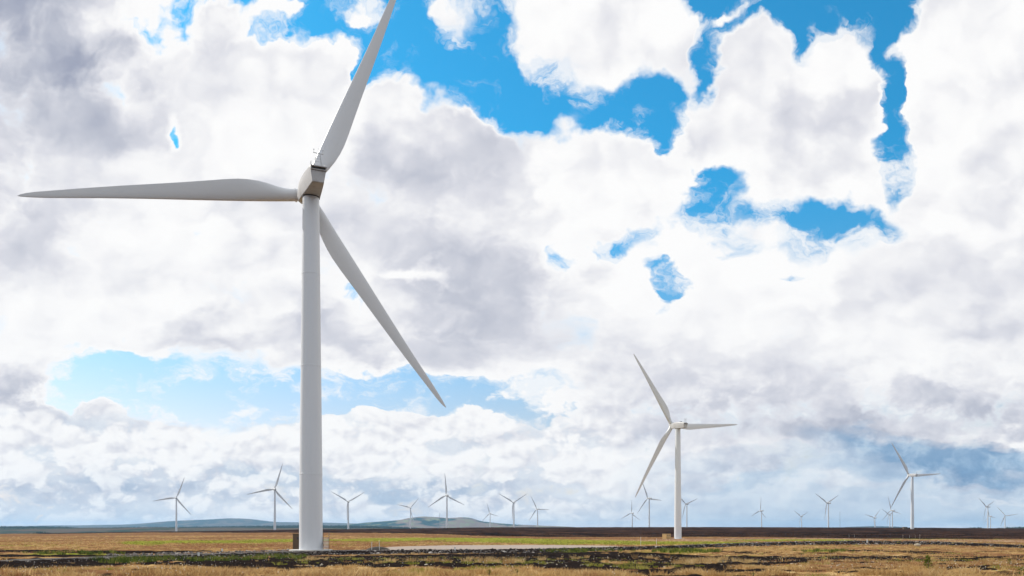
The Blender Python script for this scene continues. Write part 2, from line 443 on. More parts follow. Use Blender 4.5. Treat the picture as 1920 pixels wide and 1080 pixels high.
def base_height(px, y):
    """large-scale form of the moor: px is the bearing (960 = straight ahead), y the distance ahead"""
    shp = np.shape(px); px = np.ravel(px).astype(float); y = np.ravel(y).astype(float)
    z = interp2(px, np.minimum(y, 1300))
    crest = np.interp(px, PXK, CREST)
    yend = np.interp(px, [-500, 150, 330, 620], [1350, 1350, 3000, 3900])
    zp = (YH - crest - .3) / F * y
    z = np.where(y > 1300, zp, z)
    z = np.where(y > yend, zp - (zp + 60) * sm(y, yend, yend + 900), z)
    z = np.where(y > yend + 900, -60, z)
    return z.reshape(shp)


def road_dist(px, y):
    ry = np.interp(px, ROAD[:, 0], ROAD[:, 1]); rz = np.interp(px, ROAD[:, 0], ROAD[:, 2])
    return y - ry, rz


def gravel_mask(px, y):
    ry = np.interp(px, ROAD[:, 0], ROAD[:, 1])
    return sm(px, 690, 750) * (1 - sm(px, 1080, 1230)) * sm(y, ry - 4, ry - 2) * (1 - sm(y, np.interp(px, [700, 850, 1000, 1150], [160, 182, 186, 178]), np.interp(px, [700, 850, 1000, 1150], [168, 192, 196, 188])))


def height(px, y):
    px = np.asarray(px, float); y = np.asarray(y, float)
    z = base_height(px, y)
    dr, rz = road_dist(px, y)
    # the road lies on a bank: a crown 6 m wide, a stony slope on the near side, easy blend on the far side
    near = -sm(-dr, 3.2, 7.5)                              # 0 on the road .. -1 at the toe
    wn = 1 - sm(-dr, 9, 42)
    wf = 1 - sm(dr, 4, 40)
    bank = np.interp(px, [-500, 0, 500, 1000, 1300, 1600, 1920], [.45, .45, .42, .6, .62, .85, .6])
    zr = rz + near * bank
    w = np.where(dr < 0, wn, wf)
    z = z * (1 - w) + zr * w
    pad = sm(px, 480, 560) * (1 - sm(px, 1180, 1300)) * sm(dr, -3.5, -2.0) * (1 - sm(y, 200, 245))
    z = z * (1 - pad) + (-3.15 - .0 * y) * pad
    return z


def gz(x, y):
    return float(height(np.array([960 + F * x / y]), np.array([float(y)]))[0])


def at(px, row, y0=26.0, y1=1250.0):
    """world point of the ground on a given bearing that lies a given angle under the horizon"""
    ys = np.exp(np.linspace(math.log(y0), math.log(y1), 3000))
    z = height(np.full_like(ys, px), ys)
    rows = YH - z / ys * F
    i = int(np.argmax(rows <= row)) if np.any(rows <= row) else len(ys) - 1
    return Vector(((px - 960) / F * ys[i], ys[i], z[i]))


# ---- one polar sheet from under the camera to 20 km
th_f = np.arange(-R_(41), R_(41), .00275)
th = np.concatenate([np.linspace(-math.pi, -R_(41), 60, endpoint=False), th_f, np.linspace(R_(41), math.pi, 60, endpoint=False)])
rad = np.concatenate([np.array([.5, 2, 5, 9, 14, 18]), np.exp(np.arange(math.log(22), math.log(330), .0048)), np.exp(np.arange(math.log(330), math.log(4600), .011)), np.exp(np.linspace(math.log(4700), math.log(20000), 24))])
TH, RA = np.meshgrid(th, rad)
THc = np.clip(TH, -R_(41), R_(41))
PX = 960 + F * np.tan(THc); YY = RA * np.cos(THc)
X = RA * np.sin(TH); Y = RA * np.cos(TH)
Z = height(PX, YY)
ROW = YH - Z / np.maximum(YY, 1) * F

# zones: what covers the ground where
def strip(px, tab):   # tab: (px, upper, lower)
    t = np.array(tab, float); return np.interp(px, t[:, 0], t[:, 1]), np.interp(px, t[:, 0], t[:, 2])


def zones(px, row, x, y, yy):
    n1 = fbm(x / 7, y / 11, 4) - .5; n2 = fbm(x / 2.2 + 40, y / 3.1, 3) - .5; n3 = fbm(x / 30, y / 60 + 9, 3) - .5
    rw = row + n1 * np.clip(260 / yy, 1.2, 9) + n2 * np.clip(120 / yy, .6, 4)
    dr, rz = road_dist(px, yy)
    up, lo = strip(px, [(-500, 1062, 1076), (0, 1055, 1067), (250, 1052, 1061), (500, 1045, 1064), (700, 1042, 1066), (960, 1036, 1067), (1150, 1034, 1070), (1250, 1037, 1074), (1330, 1043, 1069), (1450, 1043, 1060), (1600, 1040, 1053), (1900, 1044, 1056), (2500, 1046, 1056)])
    peat = sm(rw, up - 1, up + 2) * (1 - sm(rw, lo - 2, lo + 1.5))
    # grass tongues in the peat
    gt = fbm(x / 6 + 70, y / 2.6, 4); g2 = fbm(x / 1.6, y / 1.2, 3)
    dens = np.interp(px, [-500, 0, 500, 760, 1000, 1250, 1500, 1900], [.05, .05, .0, .0, .04, .16, .40, .5])
    peat = peat * (1 - sm(gt + (g2 - .5) * .35, .80 - dens * .55, .86 - dens * .5) * .95)
    # bare peat showing in the near grass, more towards the right
    pn = fbm(x / 3.0 + 11, y / 2.0 + 5, 4)
    bare = sm(pn, .58, .66) * sm(rw, 1058, 1064) * np.interp(px, [0, 300, 700, 1000, 1300, 1900], [.35, .7, .8, .35, .9, .8])
    mid = sm(fbm(x / 9 + 31, y / 3.5, 4), .57, .66) * sm(px, 1150, 1350) * sm(row, 1028, 1034) * .9
    peat = np.maximum(peat, np.maximum(bare, mid))
    left = (1 - sm(px, 380, 640)) * sm(rw, 1029.5, 1031.5) * (row < 1053) * sm(fbm(x / 14, y / 5 + 3, 4), .40, .52)
    peat = np.maximum(peat, left * (dr > 2))
    bankm = (1 - sm(np.abs(dr + 5.2), 2.6, 4.6))
    peat = np.maximum(peat, bankm * .95)
    green = np.zeros_like(px)
    for (cx, cy, rx, ry, a) in [(270, 1018, 55, 5, 1), (400, 1016, 170, 3.6, .9), (520, 1014, 90, 4, .9), (700, 1013, 130, 3.0, .9), (850, 1010.5, 230, 2.8, 1), (960, 1014, 180, 4.5, .9), (1080, 1017, 170, 5, 1), (1220, 1018.5, 160, 4.0, 1), (1330, 1018, 120, 3, .8), (1490, 1013, 150, 2.2, .9), (1800, 1010.6, 200, 1.2, .8),
                               (150, 1038, 90, 4, .8), (90, 1040, 60, 4, .6), (330, 1050, 190, 5, .75), (1290, 1033, 75, 5, 1), (1065, 1033, 60, 4, .7), (1540, 1033, 60, 4, .6), (40, 1018, 90, 3, .4)]:
        r = np.hypot((px - cx) / rx, (rw * .5 + row * .5 - cy) / ry)
        green = np.maximum(green, a * (1 - sm(r + n2 * .7, .5, 1.1)))
    green = np.maximum(green, sm(fbm(x / 4 + 5, y / 5, 4), .60, .70) * .5)
    moor_r = np.interp(px, [-500, 0, 300, 520, 640, 760, 900, 1050, 1300, 1600, 1920], [1003, 1001.3, 998.6, 998.6, 999, 1000, 1005, 1006.2, 1007, 1009.3, 1011])
    moor = 1 - sm(row + (fbm(x / 30, y / 120, 3) - .5) * 3.0, moor_r - .7, moor_r + .7)
    gravel = gravel_mask(px, yy)
    road = (1 - sm(np.abs(dr) + n2 * 1.2, 2.3, 3.4)) * (1 - gravel * .0)
    red = sm(n3 + n2 * .5, -.05, .2)
    red = np.maximum(red * .85, sm(fbm(x / 3.4 + 51, y / 3.0, 3), .50, .64) * .9)
    red = np.maximum(red, (1 - sm(np.abs(row - moor_r - 3), 1, 4)) * .7)
    pale = sm(px, 900, 1250) * (1 - sm(np.abs(row - np.interp(px, [900, 1300, 1600, 1920], [1020, 1012.3, 1011.5, 1015])), 1.0, 3.6)) * .8
    return peat, green, gravel, moor, road, red, pale


peat, green, gravel, moor, road, red, pale = zones(PX, ROW, X, Y, YY)
# unseen ground behind and beside the viewpoint made dark heather to cut bounced light
behind = sm(np.abs(TH), R_(44), R_(55)); moor = np.maximum(moor, behind); peat = peat * (1 - behind); road = road * (1 - behind)
fade = (RA > 6) * 1.0
bump_amp = .05 + .10 * peat * (1 - road) + .05 * (1 - gravel)
bump_amp = bump_amp * (1 - np.clip(road + gravel, 0, 1) * .85)
bump_amp = np.where(YY > 260, .25 * (1 - gravel), bump_amp)
rough_s = np.where(YY > 260, 9.0, 1.1)
Z2 = Z + (fbm(X / rough_s, Y / rough_s, 4) - .5) * 2.2 * bump_amp * fade + (fbm(X / 5.5, Y / 5.5, 3) - .5) * .45 * (1 - np.clip(road + gravel + sm(YY, 90, 130), 0, 1)) * fade
Z2 = np.where(YY < 24, Z, Z2)
nr, nc = TH.shape
vid = np.arange(nr * nc).reshape(nr, nc)
nxt = np.roll(vid, -1, axis=1)
quads = np.stack([vid[:-1], nxt[:-1], nxt[1:], vid[1:]], -1).reshape(-1, 4)[:, ::-1]
tri_c = np.stack([vid[0], nxt[0], np.full(nc, nr * nc)], -1)
V = np.stack([X, Y, Z2], -1).reshape(-1, 3)
V = np.vstack([V, [[0, 0, -1.64]]])
loops = np.concatenate([quads.ravel(), tri_c.ravel()])
tot = np.concatenate([np.full(len(quads), 4), np.full(len(tri_c), 3)]).astype(np.int32)
starts = np.concatenate([[0], np.cumsum(tot)[:-1]]).astype(np.int32)


def ground_material():
    m, gg, b = mat_new('moorland_ground')
    a1 = gg.n('ShaderNodeAttribute', attribute_name='cover_a'); a2 = gg.n('ShaderNodeAttribute', attribute_name='cover_b')
    pe, gr, gv = gg.sep(a1.outputs['Vector']); mo = a1.outputs['Alpha']
    ro, re, pa = gg.sep(a2.outputs['Vector'])
    P = gg.n('ShaderNodeTexCoord').outputs['Object']
    fl = gg.vm('MULTIPLY', P, (1, .45, 1))
    nf = gg.noise(P, 7.0, 5, .65); nm = gg.noise(fl, .9, 6, .6); nl = gg.noise(fl, .11, 5, .6); nx = gg.noise(gg.vm('MULTIPLY', P, (.030, .010, 1)), 1, 8, .72)
    gold = gg.ramp(nm, [(.28, (.085, .045, .022)), (.44, (.22, .125, .052)), (.58, (.40, .255, .11)), (.75, (.58, .43, .22))])
    rust = gg.ramp(nm, [(.3, (.095, .045, .024)), (.5, (.19, .095, .045)), (.72, (.30, .17, .085))])
    palec = gg.ramp(nm, [(.3, (.30, .19, .11)), (.6, (.46, .34, .23))])
    grn = gg.ramp(nm, [(.3, (.10, .11, .016)), (.52, (.22, .23, .03)), (.72, (.42, .36, .10))])
    pt = gg.ramp(nf, [(.3, (.007, .005, .0048)), (.56, (.020, .015, .0135)), (.78, (.075, .055, .048))])
    hea = gg.ramp(gg.m('ADD', gg.m('MULTIPLY', nx, .65), gg.m('MULTIPLY', nl, .35)), [(.33, (.003, .002, .002)), (.44, (.016, .009, .0065)), (.54, (.045, .024, .016)), (.66, (.11, .060, .036))])
    grav = gg.ramp(nf, [(.3, (.22, .18, .155)), (.55, (.38, .32, .28)), (.8, (.56, .50, .45))])
    rd = gg.ramp(nf, [(.3, (.055, .05, .047)), (.55, (.13, .12, .112)), (.8, (.26, .24, .23))])
    c = gg.cmix(gg.sstep(gg.m('ADD', re, gg.m('MULTIPLY', gg.m('SUBTRACT', nl, .5), .9)), .2, .8), gold, rust)
    c = gg.cmix(gg.m('MULTIPLY', pa, gg.sstep(nm, .35, .6)), c, palec)
    c = gg.cmix(gg.sstep(gg.m('ADD', gr, gg.m('MULTIPLY', gg.m('SUBTRACT', nm, .5), 1.0)), .30, .75), c, grn)
    c = gg.cmix(gg.sstep(gg.m('ADD', mo, gg.m('MULTIPLY', gg.m('SUBTRACT', nl, .5), .35)), .3, .7), c, hea)
    c = gg.cmix(gg.sstep(gg.m('ADD', pe, gg.m('MULTIPLY', gg.m('SUBTRACT', nm, .5), .9)), .35, .65), c, pt)
    c = gg.cmix(gg.sstep(ro, .3, .7), c, rd)
    c = gg.cmix(gg.sstep(gg.m('ADD', gv, gg.m('MULTIPLY', gg.m('SUBTRACT', nl, .5), .8)), .3, .7), c, grav)
    gg.l(c, b.inputs['Base Color'])
    b.inputs['Roughness'].default_value = .95
    b.inputs['Specular IOR Level'].default_value = 0.0
    bp = gg.n('ShaderNodeBump'); bp.inputs['Strength'].default_value = .7; bp.inputs['Distance'].default_value = .06
    gg.l(gg.m('ADD', nf, gg.m('MULTIPLY', nm, 2.0)), bp.inputs['Height']); gg.l(bp.outputs[0], b.inputs['Normal'])
    return m


M['ground'] = ground_material()
ground = mesh_np('ground', V, None, M['ground'], smooth=True, loops=loops, starts=starts, totals=tot)
tag(ground, kind='structure')
def add_attr(o, name, arrs):
    at_ = o.data.attributes.new(name, 'FLOAT_COLOR', 'POINT')
    a = np.stack([np.append(k.ravel(), 0) for k in arrs], -1).astype(np.float32)
    at_.data.foreach_set('color', a.ravel())
add_attr(ground, 'cover_a', (peat, green, gravel, moor))
add_attr(ground, 'cover_b', (road, red, pale, np.ones_like(road)))


# ================================================================== far hills and woods
def outline_np(pts, px):
    p = np.array(pts, float); return np.interp(px, p[:, 0], p[:, 1])


def ridge(name, pts, dist, depth, zb, mat, rough=0.0, step=3.0, kind='structure', label=None):
    """a rounded ridge: rises from zb in front to its skyline at `dist`, falls behind"""
    px = np.arange(pts[0][0], pts[-1][0] + .1, step)
    row = outline_np(pts, px)
    kern = np.exp(-np.linspace(-2, 2, 9) ** 2); kern /= kern.sum()
    row = np.convolve(np.pad(row, 4, mode='edge'), kern, 'valid')
    top = (YH - row) / F * dist
    t = np.linspace(-1, 1, 23)
    prof = np.cos(t * math.pi / 2) ** 1.2
    P_, T_ = np.meshgrid(px, t)
    yy = dist + T_ * depth
    x = (P_ - 960) / F * dist * (1 + .0 * T_)
    hh = zb + (top[None] - zb) * prof[:, None]
    hh = hh + (fbm(x / (depth * .3), yy / (depth * .3), 4) - .5) * 2 * rough * np.sqrt(np.maximum(prof, 0))[:, None]
    v_ = np.stack([x, yy, hh], -1).reshape(-1, 3)
    r_, c_ = P_.shape; iv = np.arange(r_ * c_).reshape(r_, c_)
    q_ = np.stack([iv[:-1, :-1], iv[:-1, 1:], iv[1:, 1:], iv[1:, :-1]], -1).reshape(-1, 4)
    o = mesh_np(name, v_, q_, mat, smooth=True)
    tag(o, label, None, None, kind)
    return o


def hill_mat(name, ca, cb, cc, sx, th=.52):
    m, gg, b = mat_new(name)
    P = gg.n('ShaderNodeTexCoord').outputs['Object']
    n1 = gg.noise(gg.vm('MULTIPLY', P, (sx, sx * .5, sx * 5)), 1, 4, .55); n2 = gg.noise(gg.vm('MULTIPLY', P, (sx * 4, sx * 2, sx * 12)), 1, 4, .6)
    c = gg.cmix(gg.sstep(n1, th - .03, th + .03), ca, cb)
    c = gg.cmix(gg.sstep(n2, .52, .62), c, cc)
    gg.l(c, b.inputs['Base Color']); b.inputs['Roughness'].default_value = 1; b.inputs['Specular IOR Level'].default_value = 0
    return m


M['hill'] = hill_mat('far_hill', (.085, .075, .055), (.03, .045, .035), (.13, .10, .07), .0012)
M['hill2'] = hill_mat('near_hill', (.20, .15, .12), (.02, .05, .045), (.20, .21, .12), .0022, .51)
M['valley'] = hill_mat('valley_fields', (.10, .07, .045), (.035, .045, .025), (.09, .075, .04), .004)
M['wood_far'] = hill_mat('conifer_wood', (.018, .032, .020), (.028, .045, .026), (.012, .022, .014), .02)
ridge('hills', [(-700, 990), (-300, 988), (60, 987), (95, 985.3), (244, 984), (298, 980.5), (339, 976.5), (406, 974), (439, 972.2), (466, 973), (501, 977.4), (520, 979), (605, 980), (690, 982), (740, 987), (780, 992)], 13500, 2600, -60, M['hill'], 6)
ridge('hills', [(600, 992), (650, 984), (686, 980), (720, 977.3), (753, 974.6), (768, 971), (792, 968), (816, 969), (840, 971.4), (852, 971), (868, 969.8), (883, 971), (900, 977), (935, 981), (971, 983.6), (1043, 986), (1090, 989), (1140, 993)], 9000, 1500, -60, M['hill2'], 5)
ridge('hills', [(1560, 991), (1600, 987.2), (1640, 986.2), (1672, 987), (1720, 991)], 13000, 1500, -60, M['hill'], 3)
ridge('valley', [(-700, 992), (0, 990), (120, 989.5), (260, 989.5), (480, 989), (700, 990), (820, 994), (880, 999)], 4300, 2100, -60, M['valley'], 2)


def wood(name, label, pts, dist, hgt, deep, n, seed):
    """conifer wood seen from afar: many pointed crowns standing on the rising ground"""
    r = np.random.default_rng(seed)
    px = r.uniform(pts[0][0], pts[-1][0], n)
    dd = r.uniform(0, 1, n)
    y_ = dist + (dd - .7) * deep
    row = outline_np(pts, px)
    ztop = (YH - row) / F * dist
    x = (px - 960) / F * y_
    hh = hgt * r.uniform(.72, 1.12, n)
    zb_ = ztop - hgt - (1 - dd) * deep * .014
    rr = hh * r.uniform(.2, .32, n)
    k = 6
    ang = np.linspace(0, 2 * math.pi, k, endpoint=False)
    vv = np.zeros((n, 2 * k + 1, 3)); 
    for j in range(k):
        jit = r.uniform(.8, 1.2, n)
        vv[:, j] = np.stack([x + rr * jit * math.cos(ang[j]), y_ + rr * jit * math.sin(ang[j]), zb_ + 0 * x - hgt * 3], -1)
        vv[:, k + j] = np.stack([x + rr * jit * math.cos(ang[j] + .2), y_ + rr * jit * math.sin(ang[j] + .2), zb_ + hh * .35], -1)
    vv[:, 2 * k] = np.stack([x, y_, zb_ + hh], -1)
    base = (np.arange(n) * (2 * k + 1))[:, None, None]
    f4 = np.array([[j, (j + 1) % k, k + (j + 1) % k, k + j] for j in range(k)])[None] + base
    f3 = np.array([[k + j, k + (j + 1) % k, 2 * k] for j in range(k)])[None] + base
    lp = np.concatenate([f4.ravel(), f3.ravel()]); tt = np.concatenate([np.full(n * k, 4), np.full(n * k, 3)]).astype(np.int32)
    st = np.concatenate([[0], np.cumsum(tt)[:-1]]).astype(np.int32)
    o = mesh_np(name, vv.reshape(-1, 3), None, M['wood_far'], loops=lp, starts=st, totals=tt)
    tag(o, label, 'wood', None, 'stuff')


wood('conifer_wood', 'dark conifer wood along the far left skyline', [(-300, 984.5), (0, 985), (60, 985.5), (122, 986.3), (150, 988.5)], 4300, 18, 700, 2600, 1)
wood('conifer_wood', 'long blue-green conifer wood below the far left hill', [(130, 988.8), (240, 986.8), (330, 986.6), (470, 984.4), (560, 983.2), (690, 984), (760, 986.5), (815, 990)], 5200, 18, 1200, 6500, 2)
wood('conifer_wood', 'low dark wood on the far right skyline', [(1864, 990), (1874, 988.2), (1900, 986.8), (1960, 986.4), (2200, 986)], 4000, 14, 500, 900, 3)
wood('conifer_wood', 'small dark wood just left of the far right pair of turbines', [(1808, 990), (1816, 988.2), (1836, 987.8), (1848, 990)], 4000, 12, 400, 160, 4)
wood('tree_clump', 'small dark tree clump in the valley at far left', [(62, 998), (70, 996.4), (84, 996), (95, 997.5)], 2300, 9, 120, 70, 5)

# ================================================================== wind turbines
RB = 43.56; TILT = R_(4.6); CONE = R_(2.9); OVER = 5.63


def blade_mesh():
    """root at the hub, span along +Z, trailing edge towards +X, +Y upwind"""
    rs = [1.15, 1.6, 2.4, 3.4, 4.6, 6.0, 7.6, 9.2, 10.8, 13, 16, 20, 24, 28, 32, 36, 39, 41, 42.3, 43.1, RB]
    ch = [2.0, 2.0, 2.0, 2.1, 2.4, 2.85, 3.22, 3.42, 3.46, 3.32, 3.02, 2.64, 2.30, 1.98, 1.66, 1.34, 1.08, .86, .62, .36, .06]
    tr = [1, 1, 1, .9, .74, .58, .46, .38, .33, .285, .25, .225, .205, .195, .185, .18, .18, .18, .18, .18, .2]
    tw = [14, 14, 14, 14, 14, 13.6, 12.6, 11.2, 9.8, 8.2, 6.4, 4.6, 3.2, 2.2, 1.4, .7, .3, 0, 0, 0, 0]
    N_ = 28
    rings = []
    for r, c, t, w in zip(rs, ch, tr, tw):
        w = R_(w + 4)
        le = -1.0 if r < 2.5 else -(1.0 + (.26 * 1.34 - 1.0) * sm(np.array(r), 2.4, 36.0))
        le = float(le) if r <= 36 else -.30 * c
        ring = []
        for i in range(N_):
            a = 2 * math.pi * i / N_
            xc = (1 - math.cos(a)) / 2                      # 0 leading .. 1 trailing
            circ = .5 * math.sin(a)
            foil = math.copysign(1, math.sin(a)) * 5 * 1.0 * (.2969 * math.sqrt(xc) - .126 * xc - .3516 * xc ** 2 + .2843 * xc ** 3 - .1015 * xc ** 4) if 0 < xc < 1 else 0.0
            k = float(sm(np.array(t), .4, .98))
            yv = (circ * k + (foil * t * (1.0 if math.sin(a) > 0 else .75)) * (1 - k)) if t < .999 else circ
            px_, py_ = le + xc * c, yv * c
            ring.append((px_ * math.cos(w) + py_ * math.sin(w), -px_ * math.sin(w) + py_ * math.cos(w), r))
        rings.append(ring)
    mb = MB().loft(rings)
    # lip where the blade meets its bearing
    lip = [[(rr * math.cos(2 * math.pi * i / 32), rr * math.sin(2 * math.pi * i / 32), z) for i in range(32)] for rr, z in ((1.0, 1.62), (1.13, 1.62), (1.13, 1.80), (1.0, 1.80))]
    mb.loft(lip)
    return mb


def nacelle_mesh():
    """+Y towards the hub, origin on the tower axis at hub height"""
    secs = [  # y, roof (hw,z), shoulder, waist, keel
        (4.15, (.95, 1.10), (1.35, .75), (1.50, -1.10), (1.30, -1.55)),
        (3.5, (1.10, 1.30), (1.58, .85), (1.74, -1.36), (1.52, -1.88)),
        (0.5, (1.15, 1.45), (1.66, .95), (1.78, -.95), (1.52, -1.98)),
        (-3.0, (1.10, 1.42), (1.55, .90), (1.55, -.25), (1.25, -1.90)),
        (-6.2, (1.00, 1.20), (1.34, .75), (1.28, .10), (1.00, -1.74)),
        (-7.3, (.96, .85), (1.20, .55), (1.19, .18), (.88, -1.66)),
    ]
    rings = []
    for y, a, b, c, k in secs:
        rings.append([(-a[0], y, a[1]), (-b[0], y, b[1]), (-c[0], y, c[1]), (-k[0], y, k[1]), (k[0], y, k[1]), (c[0], y, c[1]), (b[0], y, b[1]), (a[0], y, a[1])])
    mb = MB().loft(rings)
    bmesh.ops.recalc_face_normals(mb.bm, faces=mb.bm.faces)
    bmesh.ops.bevel(mb.bm, geom=[e for e in mb.bm.edges if e.calc_face_angle(0) > R_(10)], offset=.06, segments=2, affect='EDGES')
    # rear lip above the ventilation slot, panel joints and a hatch handle
    mb.box((0, -7.52, .62), (2.46, .52, .16), bevel=.04)
    mb.box((0, -7.40, .18), (2.40, .24, .14), bevel=.03)
    for sx in (-1, 1): mb.box((sx * 1.14, -7.42, .40), (.14, .22, .32))
    mb.box((.35, -2.2, 1.62), (.9, 1.3, .5), bevel=.08)
    return mb


def tower_mesh(h):
    prof = [(2.02, 0), (2.02, .16), (1.90, .16), (1.885, 1.2)]
    def rad(z): return 1.885 + (1.33 - 1.885) * (max(z - 8, 0) / (h - 8)) ** 1.0
    for zf in (.215, .52, .78):
        zz = h * zf
        prof += [(rad(zz - .12), zz - .12), (rad(zz) + .02, zz - .10), (rad(zz) + .02, zz + .10), (rad(zz + .12), zz + .12)]
    prof += [(1.33, h - .3), (1.33, h)]
    return MB().lathe(prof, 64)


def rotor_basis(yaw):
    a = Vector((-math.sin(yaw), math.cos(yaw), 0)); up = Vector((0, 0, 1)); r = Vector((math.cos(yaw), math.sin(yaw), 0))
    a2 = a * math.cos(TILT) + up * math.sin(TILT); u2 = up * math.cos(TILT) - a * math.sin(TILT)
    return r, a2, u2


def mtx(xa, ya, za, loc):
    m_ = Matrix((xa, ya, za)).transposed().to_4x4(); m_.translation = loc
    return m_


HUB_H = 60.0
proto = None


def make_proto():
    """every part once; placed and copied by place_turbine"""
    root = empty('wind_turbine', (0, 0, 0))
    P_ = {}
    tower_mesh(HUB_H - 1.9).build('tower', M['tower'], root, smooth=30)
    yr = MB().lathe([(1.42, -.12), (1.42, .26)], 48).build('yaw_ring', M['dark'], root, smooth=30)
    nac = nacelle_mesh().build('nacelle', M['nacelle'], root, smooth=24)
    # sub-parts of the nacelle
    MB().box((0, -7.36, .40), (2.1, .12, .30)).build('vent_slot', M['dark'], nac)
    mm = MB()
    yb = -7.0
    for sx in (-1, 1):
        mm.rod((sx * .62, yb, .80), (sx * .26, yb, 2.75), .035)
        mm.rod((sx * .62, yb + .9, .95), (sx * .26, yb, 2.75), .03)
    for zz, hw in ((1.5, .5), (1.95, .42), (2.35, .34)): mm.rod((-hw, yb, zz), (hw, yb, zz), .022)
    mm.rod((-.78, yb, 2.80), (.78, yb, 2.72), .05)
    for sx in (-.7, .7):
        mm.rod((sx, yb, 2.72), (sx, yb, 3.25), .025)
        mm.box((sx, yb, 3.28), (.16, .16, .10))
    mm.rod((0, yb, 2.7), (0, yb, 3.55), .018)
    # hoop beside the mast
    for k in range(8):
        a0, a1 = math.pi * k / 8, math.pi * (k + 1) / 8
        mm.rod((-1.05 - .0, yb + .5 - .3 * math.cos(a0), .95 + .75 * math.sin(a0)), (-1.05, yb + .5 - .3 * math.cos(a1), .95 + .75 * math.sin(a1)), .03)
    mm.rod((.85, yb + .3, .7), (1.15, yb + .3, 1.25), .04)
    mm.build('weather_mast', M['steel'], nac)
    sp = []
    for y, r in ((-1.55, 1.20), (-1.25, 1.40), (-.4, 1.52), (.6, 1.50), (1.4, 1.22), (1.9, .80), (2.1, .30)):
        sp.append([(r * math.cos(2 * math.pi * i / 32), y, r * math.sin(2 * math.pi * i / 32)) for i in range(32)])
    MB().loft(sp).build('hub', M['hubm'], root, smooth=35)
    bl = blade_mesh().build('blade', M['blade'], root, smooth=40)
    for _ in range(2):
        c = bl.copy(); link(c, root)
    return root


def copy_tree(o, parent=None):
    c = o.copy(); link(c, parent)
    if parent is not None: c.parent = parent
    for ch in list(o.children): copy_tree(ch, c)
    return c


GROUP = 'white three-bladed wind turbines spread over the moor'


def place_turbine(px, D, hub_z, phase, yaw, label, first=False):
    x = (px - 960) / F * D
    zb_ = gz(x, D)
    o = proto if first else copy_tree(proto)
    o.location = (x, D, zb_)
    h = hub_z - zb_
    yaw = R_(yaw)
    r, a2, u2 = rotor_basis(yaw)
    k = 0
    for ch in o.children:
        n = ch.name.split('.')[0]
        if n == 'tower': ch.matrix_local = Matrix.Diagonal((1, 1, (h - 1.9) / (HUB_H - 1.9), 1))
        elif n == 'yaw_ring': ch.matrix_local = Matrix.Translation((0, 0, h - 2.05))
        elif n == 'nacelle': ch.matrix_local = mtx(r, a2, u2, Vector((0, 0, h)))
        elif n == 'hub': ch.matrix_local = mtx(r, a2, u2, Vector((0, 0, h)) + a2 * OVER)
        elif n == 'blade':
            t = R_(phase + 120 * k); k += 1
            dv = (u2 * math.cos(t) + r * math.sin(t)) * math.cos(CONE) + a2 * math.sin(CONE)
            tx_ = -u2 * math.sin(t) + r * math.cos(t)
            ch.matrix_local = mtx(tx_, dv.cross(tx_), dv, Vector((0, 0, h)) + a2 * OVER)
    tag(o, label, 'wind turbine', GROUP)
    return o


proto = make_proto()
TURB = [  # bearing px, distance, hub height above eye, phase, yaw, label
    (583, 137.1, 56.85, 22.1, 22.5, 'huge near wind turbine towering on the left, one blade cut off by the top edge'),
    (1271, 440, 56.0, -33.5, 21.4, 'second largest wind turbine, beside a tan box on the pale grass right of centre'),
    (1710.5, 955, 64.3, -32.7, 12, 'tall grey wind turbine with a small dark kiosk at its foot, on the right'),
    (330.6, 1636, 65.3, 20.2, 23.8, 'leftmost wind turbine, rising in front of the far blue hill'),
    (515.3, 1334, 67.1, 17.1, 24.0, 'wind turbine at the right foot of the blue hill, left of the huge near tower'),
    (653.1, 1854, 65.5, 60.0, 21.6, 'Y-shaped wind turbine next to the right of the huge near tower'),
    (769.7, 2676, 75.0, 42.8, 21.9, 'small wind turbine in front of the left slope of the brown-green hill'),
    (838.0, 1638, 70.4, -4.4, 20.7, 'wind turbine with one blade straight up before the middle of the brown-green hill'),
    (919.0, 3228, 68.0, -16.6, 28.8, 'tiny wind turbine low over the right end of the brown-green hill'),
    (963.5, 2055, 70.6, -61.1, 20.1, 'Y-shaped wind turbine just right of the brown-green hill'),
    (1008.0, 2456, 65.2, -27.8, 24.6, 'wind turbine near mid-skyline with one blade level to the right of its tower'),
    (1185.5, 2691, 58.3, 1.6, 26.5, 'small wind turbine with one blade straight up, left of the second largest turbine'),
    (1217.3, 1850, 73.0, -24.4, 30.0, 'wind turbine half crossed by the low left blade of the second largest turbine'),
    (1287.8, 2259, 73.9, -50.0, 24.1, 'wind turbine peeping out right behind the tower of the second largest turbine'),
    (1428.0, 2640, 64.8, 3.9, 35.0, 'sunlit white wind turbine with bright nacelle and one blade straight up'),
    (1503.0, 3444, 60.9, -56.1, 20.1, 'tiny bluish Y-shaped wind turbine left of a larger Y-shaped one'),
    (1553.3, 2077, 70.1, -57.9, 22.0, 'larger Y-shaped sunlit wind turbine between two tiny ones on the right skyline'),
    (1640.7, 3119, 50.5, 45.1, 21.4, 'tiny bluish wind turbine just left of the overlapping pair'),
    (1673.2, 2504, 62.6, -16.9, 21.5, 'bright white front turbine of the overlapping pair left of the tall grey one'),
    (1668.5, 3307, 65.1, -57.8, 21.4, 'faint rear turbine of the overlapping pair left of the tall grey one'),
    (1852.2, 2496, 73.2, -53.7, 26.4, 'bright larger front turbine of the pair near the right edge'),
    (1857.0, 3447, 62.0, -20.6, 19.9, 'small rear turbine half hidden by a bright one near the right edge'),
    (1884.3, 3108, 57.5, -38.2, -37.6, 'rightmost wind turbine, all white, standing before the low dark wood'),
]
for i, t in enumerate(TURB):
    place_turbine(*t, first=(i == 0))
T1 = Vector(((583 - 960) / F * 137.1, 137.1, 0)); T1.z = gz(T1.x, T1.y)
